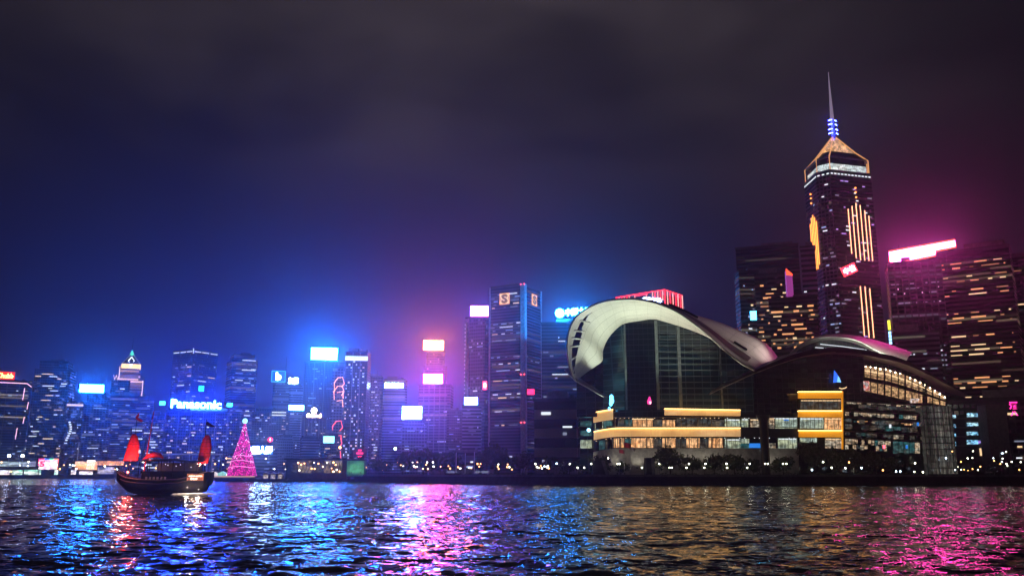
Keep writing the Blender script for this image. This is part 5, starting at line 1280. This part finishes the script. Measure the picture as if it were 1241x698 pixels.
# ------------------------------------------------------------------ middle shore: pier, sheds
pier = empty('pier', (P(350, 575, 700)[0], 650, 0), 0, 'long dark low pier in front of the pink tree and the truss lit hall', 'pier')
def rel(root, b): 
    o = np.array(root.location); b.v = [tuple(np.array(p) - o) for p in b.v]; return b
x0, x1 = P(287, 575, 690)[0], P(432, 575, 645)[0]
rel(pier, MB().box(x0, x1, 642, 700, -.9, 1.6)).build('deck', M['dark_concrete'], pier)
rel(pier, MB().box(x0, x1, 641.6, 641.98, 1.7, 2.0)).build('fender', M['dark_metal'], pier)
for i in range(22): rel(pier, MB().tube([(x0 + (x1 - x0) * i / 21, 641.3, -.9), (x0 + (x1 - x0) * i / 21, 641.3, 2.6)], .3, 6)).build('bollard', M['dark_metal'], pier)
hall = empty('pier_hall', (P(385, 575, 690)[0], 690, 1.6), 0, 'long hall with warm lit crossed trusses and a flat dark roof on the shore', 'hall')
k = px_m(385, 565, 690); X = lambda px: (px - 385) * k; Zp = lambda py: P(385, py, 690)[2] - 1.6
MB().box(X(346), X(420), .6, 18, 0, Zp(557)).build('wall', M['dark_concrete'], hall)
MB().box(X(344), X(421), -2, 19, Zp(557) + .01, Zp(555)).build('roof', M['dark_metal'], hall)
hw = interior('hall_light', (1, .72, .42), (.8, .7, .5), .55, .12, .25, .15, True)
for a, c in ((361, 377), (392, 414)):
    MB().box(X(a), X(c), .2, .55, Zp(573), Zp(558)).build('window', hw, hall)
    n = int((c - a) / 4)
    for i in range(n):
        xa, xb = X(a + (c - a) * i / n), X(a + (c - a) * (i + 1) / n)
        for q0, q1 in ((558.5, 572.5), (572.5, 558.5)): MB().tube([(xa, -.1, Zp(q0)), (xb, -.1, Zp(q1))], .16, 4).build('truss', M['dark_metal'], hall)
for a, c in ((353, 359), (378, 390)): MB().box(X(a), X(c), .2, .55, Zp(572), Zp(561)).build('window', M['room_dark'], hall)
tag(hall, None)
for i in range(34):
    px = random.uniform(352, 418); lamp(px, random.uniform(560, 572), 683, random.choice(('bulb', 'bulb', 'lamp_warm')), 'warm bulb lamp glowing in front of the truss lit hall', 'bulb lamps before the hall', random.uniform(.35, .65)) if i % 2 == 0 else None
shed = empty('green_lit_shed', (P(430, 575, 628)[0], 628, LZ), 0, 'boxy shed washed in dull green light beside the truss lit hall', 'shed')
k = px_m(430, 565, 628)
MB().box(-10 * k, 11 * k, 0, 9, -.2, P(430, 558, 628)[2] - LZ).build('wall', pmat('green_lit_wall', (.12, .34, .20), .8, vary=.35, vscale=.3), shed)  # green of the light put into the wall colour as well
MB().box(-10.4 * k, 11.4 * k, -.4, 9.4, P(430, 558, 628)[2] - LZ + .01, P(430, 557, 628)[2] - LZ).build('roof', M['dark_metal'], shed)
for px in (426, 437): flood(px, 572, 622, P(px, 565, 628), (.6, 1, .7), 900, 130, 'small ground floodlight in front of the green shed')
for i, (px, w_) in enumerate(((322, 7), (331, 7), (339.5, 6.5))):
    c = P(px, 575, 668); k = px_m(px, 572, 668); r_ = empty('kiosk', (c[0], 668, 1.6), 0, 'small lit white kiosk in a row of three on the pier', 'kiosk', 'three lit kiosks on the pier')
    MB().box(-w_ / 2 * k, w_ / 2 * k, 0, 4, 0, 4.2).build('wall', M['concrete'], r_)
    MB().box(-w_ / 2 * k + .5, w_ / 2 * k - .5, -.12, -.01, .6, 3.4).build('shop_window', interior('kiosk_light', (1, .85, .7), (1, .75, .5), 1.0, .8, 1, .2), r_)
    b = MB(); b.v = [(-w_ / 2 * k - .3, -.5, 4.21), (w_ / 2 * k + .3, -.5, 4.21), (w_ / 2 * k + .3, 4.5, 4.21), (-w_ / 2 * k - .3, 4.5, 4.21), (0, 2, 5.6)]
    b.f = [(0, 1, 4), (1, 2, 4), (2, 3, 4), (3, 0, 4), (3, 2, 1, 0)]; b.build('roof', M['white_paint'], r_)
# pale blocks behind
tower('blue washed low block carrying the blue character board', 297, 334, 536, 1083, 0, .5, 'blue', [wn('f', 8, run=(1, 3), keys=WH)], name='low_block', cat='building')
tower('low block under the pale cyan screen', 388, 411, 526.5, 1062.5, 0, .6, 'grey', [wn('f', 10, run=(1, 3), keys=WM)], name='low_block', cat='building')
tower('pale blank walled block right of the small round red sign', 335, 355, 528, 1130, 0, .6, 'pale', [], name='low_block', cat='building')
tower('pale ribbed block with blank white walls left of the pale cyan screen', 363, 386, 529, 1120, 10, .6, 'pale', [wn('f', 5, run=(1, 2), keys=WH)], name='low_block', cat='building')
tower('long flat grey block behind the widest tree crown', 520, 598, 551, 700, 0, .2, 'band', [wn('f', 6, keys=WH)], name='low_block', cat='building')
# red lantern roof above trees
p = P(436, 549, 660); r_ = empty('red_lantern', (p[0], 660, p[2]), 0, 'small red tiered lantern sign glowing above the dark trees', 'lantern')
rl = emat('red_lantern_light', (1, .03, .1), 3)
for dz_, w_ in ((-2.4, 1.3), (0, 2.4), (2.2, 1.1)): MB().box(-w_, w_, -.5, .5, dz_ - .45, dz_ + .45).build('tier', rl, r_)
MB().tube([(0, 0, -(p[2] - LZ)), (0, 0, 3.4)], .2, 5).build('pole', M['dark_metal'], r_)
MB().box(-5, 5, 1, 1.4, -1.0, 3.0).build('backboard', M['concrete'], r_)
for px, py, key, lb in ((412, 542, 'lamp_warm', 'orange floodlight mast with a soft glow left of the red lantern'), (479, 543.5, 'lamp_cold', 'white floodlight mast above the trees right of the red lantern')):
    lamp(px, py, 655, key, lb, None, .9, 'floodlight_mast')

# pink light tree
def light_tree():
    D = 830; c = P(293, 575, D); k = px_m(293, 560, D)
    zt = P(294, 510, D)[2] - LZ; root = empty('light_tree', (c[0], D, LZ), 0, 'tall cone shaped tree of pink lights topped by a pale cyan ball', 'light tree')
    Rb = 17 * k
    m = bpy.data.materials.new('pink_light_net'); m.use_nodes = True
    t = NT(m.node_tree); s = t.n['Principled BSDF']; co = t.node('ShaderNodeTexCoord')
    v = t.node('ShaderNodeTexVoronoi'); t.l.new(co.outputs['Object'], v.inputs['Vector']); v.inputs['Scale'].default_value = .62
    d = t.smooth(v.outputs['Distance'], .05, .75, 1.6, .16)
    s.inputs['Base Color'].default_value = (.1, .01, .04, 1); s.inputs['Emission Color'].default_value = (1, .02, .42, 1)
    t.l.new(d, s.inputs['Emission Strength']); m.cycles.emission_sampling = 'FRONT_BACK'
    b = MB(); n = 30
    lv = [(0, 1.0), (.12, .93), (.3, .72), (.5, .50), (.7, .30), (.86, .15), (.97, .05)]
    rows = [[(math.cos(a) * Rb * f * (1 + .05 * math.sin(9 * a + 14 * z)), math.sin(a) * Rb * f * (1 + .05 * math.sin(9 * a + 14 * z)), z * zt) for a in np.linspace(0, 2 * math.pi, n)] for z, f in lv]
    b.grid(rows); b.build('light_net', m, root, True)
    rr = random.Random(2)
    bm_ = MB().ball((0, 0, 0), .36, 6, 4).mesh('bulb'); bm_.materials.append(emat('pale_pink_bulb_light', (1, .7, .85), 3))
    for i in range(38):
        z = rr.random() ** 1.3 * .93; f = np.interp(z, [q[0] for q in lv], [q[1] for q in lv]); a = rr.uniform(3.3, 6.1)
        o = link('bulb', bm_, None, root); o.location = (math.cos(a) * Rb * f * 1.04, math.sin(a) * Rb * f * 1.04, z * zt)
    for z in (.16, .36, .27):
        f = np.interp(z, [q[0] for q in lv], [q[1] for q in lv]) * Rb * 1.06
        b = MB(); b.tube([(math.cos(a) * f, math.sin(a) * f, z * zt + .6 * math.sin(a * 3)) for a in np.linspace(3.2, 6.2, 20)], .22, 4); b.build('garland', emat('garland_light', (1, .35, .65), 1.8), root)
    MB().ball((0, 0, zt), 2.4, 10, 8).build('top_ball', emat('cyan_ball_light', (.35, .9, 1), 2.2), root)
    MB().tube([(0, 0, zt * .9), (0, 0, zt)], .3, 5).build('mast', M['steel'], root)
light_tree()
for px, s, c_, lb in ((270, 9, (.35, .8, .6), 'pale green lit tent left of the pink light tree'), (258, 11, (1, .85, .7), 'white lit tent left of the green one by the pink light tree')):
    p = P(px, 573, 900); k = px_m(px, 573, 900); r_ = empty('tent', (p[0], 900, LZ), 0, lb, 'tent')
    b = MB(); w_ = s * k / 2; b.v = [(-w_, -w_, 0), (w_, -w_, 0), (w_, w_, 0), (-w_, w_, 0), (-w_, -w_, 2.4), (w_, -w_, 2.4), (w_, w_, 2.4), (-w_, w_, 2.4), (0, 0, 4.6)]
    b.f = [(0, 1, 5, 4), (1, 2, 6, 5), (2, 3, 7, 6), (3, 0, 4, 7), (4, 5, 8), (5, 6, 8), (6, 7, 8), (7, 4, 8)]; b.build('canvas', emat('tent_light', c_, .9), r_)
fk = empty('far_promenade_edge', (P(275, 575, 880)[0], 880, 0), 0, 'low lit white ledge on the shore under the pink light tree', 'ledge')
k = px_m(275, 575, 880)
MB().box(-26 * k, 34 * k, 0, 60, -.9, LZ - .3).build('wall', M['dark_concrete'], fk)
MB().box(-26 * k, 34 * k, -.2, -.01, LZ - 1.1, LZ - .5).build('light_strip', M['win_warm'], fk)
tower('low warm lit block at the left foot of the pink light tree', 269, 285, 550, 1000, 0, .5, 'grey', [wn('f', 10, run=(2, 4), keys=('win_warm', 'win_orange'))], name='low_block', cat='building')
for i in range(30):
    px = random.uniform(250, 350); lamp(px, random.choice((556, 562, 566, 569)) + random.uniform(-1, 1), 860 + random.uniform(-10, 60), random.choice(('lamp_warm', 'lamp_white', 'bulb')), 'small lamp on the shore around the foot of the pink light tree', 'lamps round the pink light tree', random.uniform(.4, .7)) if i % 2 else None
for px in (205, 230, 252):
    p = P(px, 548, 950); r_ = empty('lamp_mast', (p[0], 950, LZ), 0, 'tall mast with a cluster of dim lamps behind the junk', 'lamp mast', 'three masts behind the junk')
    MB().tube([(0, 0, -2), (0, 0, p[2] - LZ)], [.6, .3], 6).build('pole', M['steel'], r_)
    for s in (-2, 0, 2): MB().ball((s, 0, p[2] - LZ), .9, 6, 4).build('lamp_globe', M['win_warm'], r_)
bx_ = MB(); 
# long low elevated road with a line of light, left behind the junk
rd = empty('elevated_road', (P(225, 575, 1000)[0], 1000, LZ), 0, 'long thin elevated road edge behind the junk', 'elevated road')
k = px_m(225, 550, 1000); zz = P(225, 550, 1000)[2] - LZ
MB().box(-36 * k, 50 * k, 0, 8, zz - 1.6, zz).build('deck', M['concrete'], rd)
MB().box(-36 * k, 50 * k, -.2, -.01, zz - .5, zz).build('light_strip', M['win_dim'], rd)
for s in range(-32, 50, 12): MB().box(s * k - 1, s * k + 1, 3, 5, -.3, zz - 1.61).build('pier_column', M['concrete'], rd)

# ------------------------------------------------------------------ far left shore: shopfronts, screen, floodlights
def strip_house(label, x0, x1, y0, D, parts, name='shop_row', cat='building', wallmat=None):
    c = P((x0 + x1) / 2, 575, D); k = px_m(c[0] * 0 + (x0 + x1) / 2, 570, D); r_ = empty(name, (c[0], D, LZ), -0.0, label, cat)
    Zq = lambda py: P((x0 + x1) / 2, py, D)[2] - LZ
    MB().box(-(x1 - x0) / 2 * k, (x1 - x0) / 2 * k, 0, 20, -.3, Zq(y0)).build('wall', wallmat or M['dark_concrete'], r_)
    for a, b_, ya, yb, m in parts:
        MB().box((a - (x0 + x1) / 2) * k, (b_ - (x0 + x1) / 2) * k, -.4, -.02, Zq(yb), Zq(ya)).build('shop_window', m, r_)
    return r_
g1 = interior('green_shop_light', (.4, 1, .75), (.9, 1, .9), 3.0, .12, .4, .25, True); w1 = interior('white_shop_light', (.9, .9, 1), (1, .8, .8), 3.2, .15, .4, .3, True)
o1 = interior('orange_shop_light', (1, .38, .12), (1, .6, .35), 3.4, .07, .3, .3, True)
strip_house('low row of green and white lit shopfronts under the bright screen at the far left', -25, 72, 567, 1195, [(-24, 12, 569.5, 575, w1), (14, 27, 569.5, 575, g1), (29, 46, 569, 575, g1), (47, 70, 569.3, 575, g1)])
strip_house('low row with a long orange glowing front left of the junk', 86, 150, 557, 1210, [(90, 117, 559, 569, o1), (118, 149, 558.5, 563.5, o1), (104, 114, 557.5, 569, emat('white_front_light', (1, .85, .8), 2.5)), (86, 92, 569.5, 574.5, w1), (96, 112, 571, 574.8, w1), (118, 138, 566, 574, interior('dim_front_light', (.8, .7, .9), (.6, .6, 1), 1.6, .1, .4, .1))])
strip_house('low pale lit hall behind the floodlights at the left edge', -25, 44, 556, 1230, [(-24, 42, 559, 565, interior('pale_hall_light', (.6, .6, 1), (.7, .9, 1), 1.2, .05, .3, .2))])
scr = empty('screen', P(58.5, 562, 1190), 0, 'large bright screen with a red, blue and green edge on the left shore', 'screen'); k = px_m(58.5, 562, 1190)
sm = interior('screen_light', (1, .95, .98), (1, .55, .75), 4.5, .16, .25, .35, True)
MB().box(-11 * k, 11 * k, -.3, .3, -6.3 * k, 5 * k).build('panel', sm, scr)
for a, b_, c_ in ((-11, -5, (1, .02, .2)), (-5, 1, (.02, .15, 1)), (1, 6, (.0, .8, .3)), (6, 11, (1, .3, .05))): MB().box(a * k, b_ * k - .02, -.35, .35, 5.02 * k, 6.4 * k).build('edge_light', emat('screen_edge_light', c_, 2), scr)
MB().box(-12 * k, -11.05 * k, -.35, .35, -2 * k, 6.4 * k).build('edge_light', emat('screen_edge_light', (1, .02, .25), 2), scr)
MB().box(11.05 * k, 11.9 * k, -.35, .35, -6 * k, 6.4 * k).build('edge_light', emat('screen_edge_light', (1, .15, .05), 2), scr)
MB().box(-8 * k, 8 * k, .4, 1.2, -14 * k, -6 * k).build('stand', M['dark_metal'], scr)
l = link('lettering', text_mesh('5', 6 * k, 7 * k, .2, bold=.05), emat('screen_text_light', (1, .05, .25), 1.2), scr); l.location = (-7 * k, -.5, 0)
fm_ = emat('floodlight_glow', (.6, .72, 1), 55, True)
for px in (11, 27.5):
    p = P(px, 553, 1200); r_ = empty('floodlight_mast', (p[0], 1200, LZ), 0, 'mast with a dazzling white floodlight on the far left shore', 'floodlight mast', 'two dazzling floodlights far left')
    MB().tube([(0, 0, -.2), (0, 0, p[2] - LZ)], .4, 6).build('pole', M['steel'], r_)
    MB().box(-1.6, 1.6, -.8, .2, p[2] - LZ, p[2] - LZ + 2.2).build('lamp_head', fm_, r_)
random.seed(4)
for i in range(24):
    px = random.uniform(0, 200); lamp(px, random.choice((560, 564, 568, 571)) + random.uniform(-1, 1), 1186, random.choice(('lamp_white', 'lamp_warm', 'lamp_cold')), 'tiny lamp along the far left shore', 'lamps on the far left shore', random.uniform(.5, .9))

# ------------------------------------------------------------------ the junk
def junk():
    D = 232; k = px_m(196, 590, D)
    c = P(196, 598, D)
    root = empty('junk_boat', (c[0], D, 0), 0, 'dark wooden junk with two red sails lit from below and a bare mast lit red', 'sailing junk')
    X = lambda px: (px - 196) * k
    Zb = lambda py: P(196, py, D)[2]
    wood = pmat('dark_hull_wood', (.007, .0045, .004), .7, 0, .4, .8, .08)
    redp = pmat('dark_red_paint', (.04, .007, .006), .6)
    # hull: stations along the length
    st = [(141, 571.5, 583, .8), (147, 576, 589, 1.6), (156, 579, 596, 2.4), (172, 581, 600.5, 3.0), (196, 582, 601, 3.3), (220, 580.5, 601, 3.3), (238, 576.5, 600, 3.0), (249, 573, 595, 2.6), (254.5, 571.5, 587, 2.2)]
    rows = []
    for px, yt, yb, hw in st:
        zt, zb = Zb(yt), max(Zb(yb), -.6); r = []
        for a in np.linspace(0, math.pi, 13):
            s = math.cos(a); f = math.sin(a)
            r.append((X(px), -s * hw * (0.55 + .45 * (1 - f) ** .5) if False else -s * hw, zt + (zb - zt) * f ** .55))
        rows.append(r)
    b = MB(); b.grid(rows)
    b.f.append(tuple(range(12, -1, -1))); n = len(rows) - 1; b.f.append(tuple(n * 13 + i for i in range(13)))
    b.build('hull', wood, root, True)
    dk = MB(); dk.grid([[(X(px), -hw * .98, Zb(yt) - .12) for px, yt, yb, hw in st], [(X(px), hw * .98, Zb(yt) - .12) for px, yt, yb, hw in st]]); dk.build('deck', wood, root)
    for s in (-1, 1):
        b = MB(); b.tube([(X(px), s * hw * 1.01, Zb(yt) + .05) for px, yt, yb, hw in st], .14, 6); b.build('gunwale', redp, root)
        b = MB(); b.tube([(X(px), s * hw * 1.0, Zb(yt + 4)) for px, yt, yb, hw in st[1:-1]], .09, 5); b.build('rubbing_strake', redp, root)
    # bow rail horns
    for s in (-1, 1):
        b = MB(); b.tube([(X(148), s * 1.5, Zb(575)), (X(141), s * 1.2, Zb(569)), (X(137.5), s * 1.0, Zb(565))], [.16, .13, .08], 6); b.build('bow_horn', wood, root)
    # deckhouse: posts, dark interior and canopy roof
    MB().box(X(174), X(236), -2.4, 2.4, Zb(581), Zb(573)).build('cabin', wood, root)
    cw_ = emat('cabin_window_light', (.9, .45, .35), .12)
    for px in np.arange(179, 206, 4.5): MB().box(X(px), X(px + 2.6), -2.46, -2.41, Zb(580.6), Zb(577.5)).build('window', cw_, root)
    b = MB(); rr_ = [[(X(x), y * 3.0, Zb(557.5 + (1.8 if x > 225 else 0) + (2.5 if x < 174 else 0)) + .35 - .35 * y * y) for x in (169, 174, 190, 210, 226, 240, 247)] for y in np.linspace(-1, 1, 7)]
    b.grid(rr_); b.grid([[(x, y, z - .22) for x, y, z in r] for r in rr_]); b.build('canopy', pmat('dark_canopy', (.03, .028, .035), .7), root, True)
    MB().box(X(174), X(243), -3.0, -2.8, Zb(573), Zb(570.6)).build('rail', wood, root); MB().box(X(174), X(243), 2.8, 3.0, Zb(573), Zb(570.6)).build('rail', wood, root)
    for px in (171, 184, 198, 212, 226, 241):
        for s in (-2.8, 2.8): MB().tube([(X(px), s, Zb(579)), (X(px), s, Zb(558.5))], .09, 5).build('post', wood, root)
    MB().box(X(186), X(238), 1.2, 2.6, Zb(571.5), Zb(560.5)).build('wheelhouse', pmat('wheelhouse_paint', (.02, .02, .024), .6), root)
    tiny = emat('small_cabin_lamp_light', (.85, .85, 1), 1.4)
    for px, py in ((192, 564.5), (203, 562.5), (206, 563.6), (216, 564.6), (221, 563), (234, 566)): MB().ball((X(px), -2.9, Zb(py)), .12, 6, 4).build('cabin_lamp', tiny, root)
    # masts
    def mast(xa, ya, xb, yb, r, mat=wood):
        b = MB(); b.tube([(X(xa), 0, Zb(ya)), (X((xa + xb) / 2), 0, Zb((ya + yb) / 2)), (X(xb), 0, Zb(yb))], [r, r * .8, r * .45], 8); return b.build('mast', mat, root)
    mast(153.5, 578, 152.5, 519, .16)
    redm = pmat('red_lit_mast', (.55, .03, .06), .5)  # red light on the mast put into its colour
    mast(171.5, 580, 178.5, 497.5, .22, redm); 
    b = MB(); b.tube([(X(174.5), -.1, Zb(548)), (X(178), -.1, Zb(499))], .07, 5); b.build('rope', redm, root)
    b = MB(); b.tube([(X(168), -.1, Zb(556)), (X(178.3), -.1, Zb(498.5))], .035, 4); b.build('rope', wood, root)
    mast(242.5, 578, 243.5, 522, .15)
    # sails: battened fans
    sailm = bpy.data.materials.new('red_sail_cloth'); sailm.use_nodes = True
    t = NT(sailm.node_tree); s = t.n['Principled BSDF']; uv = t.node('ShaderNodeUVMap'); sp_ = t.node('ShaderNodeSeparateXYZ'); t.l.new(uv.outputs[0], sp_.inputs[0])
    ln = t.m('LESS_THAN', t.m('FRACT', t.m('MULTIPLY', sp_.outputs[1], 8.0)), .12)
    t.l.new(t.mix(ln, (.80, .007, .014, 1), (.34, .003, .006, 1)), s.inputs['Base Color']); s.inputs['Roughness'].default_value = .8
    def sail(L, Rr, y0):
        ys = np.linspace(0, 1, 18); rows = []
        for q in ys:
            a = np.interp(q, [p[0] for p in L], [p[1] for p in L]); c_ = np.interp(q, [p[0] for p in Rr], [p[1] for p in Rr]); py = y0[0] + (y0[1] - y0[0]) * q
            rows.append([(X(a + (c_ - a) * u), -.25 - .35 * math.sin(u * math.pi) - .05 * abs(math.sin(q * 8 * math.pi)), Zb(py)) for u in np.linspace(0, 1, 8)])
        b = MB(); b.grid(rows, uv=True); nv = len(b.v)
        o = b.build('sail', sailm, root, True)
        md = o.modifiers.new('thickness', 'SOLIDIFY'); md.thickness = .05
        for q in np.linspace(.06, .94, 8):
            a = np.interp(q, [p[0] for p in L], [p[1] for p in L]); c_ = np.interp(q, [p[0] for p in Rr], [p[1] for p in Rr]); py = y0[0] + (y0[1] - y0[0]) * q
            b = MB(); b.tube([(X(a), -.3, Zb(py)), (X((a + c_) / 2), -.72, Zb(py)), (X(c_), -.3, Zb(py))], .045, 4); b.build('batten', redp, o)
        return o
    sail([(0, 155), (.15, 152.5), (.4, 150.3), (.7, 148.3), (1, 146.5)], [(0, 159), (.15, 162), (.4, 164.6), (.7, 165.4), (1, 164)], (525.5, 558))
    sail([(0, 245), (.15, 241.6), (.4, 239.5), (.7, 238), (1, 236.5)], [(0, 249), (.15, 251.6), (.4, 253), (.7, 252.3), (1, 249.5)], (527, 561.5))
    # furled sail lying along the boom
    b = MB(); b.tube([(X(170), 0, Zb(557)), (X(176), 0, Zb(552.5)), (X(184), 0, Zb(550.8)), (X(190), 0, Zb(551.5)), (X(194.5), 0, Zb(555))], [.25, .55, .75, .6, .2], 9); b.build('furled_sail', pmat('furled_sail_cloth', (.70, .015, .03), .8), root, True)
    # flags at the fore
    fl = pmat('small_red_flag_cloth', (.75, .02, .06), .8)
    b = MB(); b.tube([(X(156), .4, Zb(556)), (X(157.6), .4, Zb(500))], .05, 5); b.build('flag_staff', wood, root)
    for pts in ([(155.5, 505), (160, 499), (160, 503.5), (157, 508)], [(157, 505), (165.5, 509.5), (163, 511), (157.5, 508.5)]):
        b = quadbox([(X(p[0]), Zb(p[1])) for p in pts], .30, .36); b.build('flag', fl, root)
    b = quadbox([(X(245), Zb(510.5)), (X(255.5), Zb(517)), (X(250), Zb(517.5)), (X(243.2), Zb(514.5))], -.05, .02); b.build('flag', pmat('dark_flag_cloth', (.06, .02, .05), .8), root)
    b = MB(); b.tube([(X(243.2), 0, Zb(524)), (X(244), 0, Zb(508))], .05, 5); b.build('flag_staff', wood, root)
    # stern name board, lit
    nb = MB().box(X(230.5), X(250.2), -3.12, -2.98, Zb(582), Zb(573.8)); nbo = nb.build('name_board', interior('name_board_light', (1, .32, .12), (.85, .20, .08), 1.2, .8, 1.2, .4), root)
    l = link('lettering', text_mesh('AQUA LUNA', 16.5 * k, 2.1 * k, .06, bold=.03), emat('name_board_letter_light', (1, .8, .6), 3.0), root); l.location = (X(240.5), -3.18, Zb(576.8))
    l = link('lettering', text_mesh('張保仔', 8.5 * k, 2.3 * k, .06, bold=.02), l.data.materials[0], root); l.location = (X(239), -3.18, Zb(580))
    MB().tube([(X(166), -.6, Zb(549)), (X(166), -.6, Zb(546.5)), (X(166), -.6, Zb(544.8))], [.30, .28, .18], 7).build('deck_light', emat('deck_lamp_light', (.9, .85, .8), .9), root)
    # lamps on board
    def bulb(px, py, y, r, c_, s, w, nm='red_lamp'):
        MB().ball((X(px), y, Zb(py)), r, 8, 6).build(nm, emat(nm + '_light', c_, s), root)
        L = bpy.data.lights.new('deck_lamp', 'POINT'); L.energy = w; L.color = c_; L.shadow_soft_size = r + .08
        o = bpy.data.objects.new('deck_lamp', L); col.objects.link(o); o.parent = root; o.location = (X(px), y - r - .3, Zb(py) + .2)
    bulb(155.5, 572, -1.4, .28, (1, .10, .06), 18, 420); bulb(151, 562.5, -3.0, .08, (1, .35, .25), 8, 1700, 'sail_lamp')
    bulb(161, 562.5, -3.2, .06, (1, .4, .3), 8, 1500, 'sail_lamp')
    bulb(239, 562, -1.5, .13, (1, .65, .45), 14, 120, 'stern_lamp'); bulb(245, 562.5, -3.0, .15, (1, .65, .45), 14, 1000, 'stern_lamp'); bulb(248.5, 562.5, -1.5, .12, (1, .65, .45), 14, 90, 'stern_lamp'); bulb(242, 564.5, -1.7, .1, (1, .3, .2), 10, 60, 'stern_lamp')
    bulb(181, 557.2, -1.4, .06, (1, .2, .15), 6, 70, 'boom_lamp'); bulb(174, 546, -1.6, .05, (1, .15, .2), 5, 120, 'mast_lamp')
    bulb(233, 590, -3.9, .07, (1, .85, .7), 6, 420, 'added_wake_lamp'); bulb(246, 592.5, -3.4, .07, (1, .85, .7), 6, 380, 'added_wake_lamp')  # lamps added low beside the hull to brighten the foam
    # people seated under the canopy
    return root
junk()
# foam of the wake
wk = MB(); rr = np.random.default_rng(9); c = P(236, 598.6, 228); k = px_m(236, 598, 228)
nx, ny = 60, 14
for j in range(ny):
    for i in range(nx):
        u, v = i / nx * 2 - 1, j / ny * 2 - 1
        den = (1 - abs(v) ** 1.6) * (1 - abs(u) ** 2.2)
        if rr.random() < den * .85:
            x = c[0] + u * 23 * k + rr.normal() * .2; y = 227.5 + v * 4.2 + rr.normal() * .2; s = rr.uniform(.18, .55)
            z = .12 + rr.random() * .28; q0 = len(wk.v)
            wk.v += [(x - s * 1.6, y - s, z - .1), (x + s * 1.6, y - s * .8, z - .08), (x + s * 1.3, y + s, z - .06), (x - s * 1.3, y + s * .9, z - .1), (x, y, z + .14)]
            wk.f += [(q0, q0 + 1, q0 + 4), (q0 + 1, q0 + 2, q0 + 4), (q0 + 2, q0 + 3, q0 + 4), (q0 + 3, q0, q0 + 4)]
o = wk.build('wake_foam', pmat('white_foam', (.8, .8, .8), .6, vary=.1), None, True); tag(o, kind='stuff')
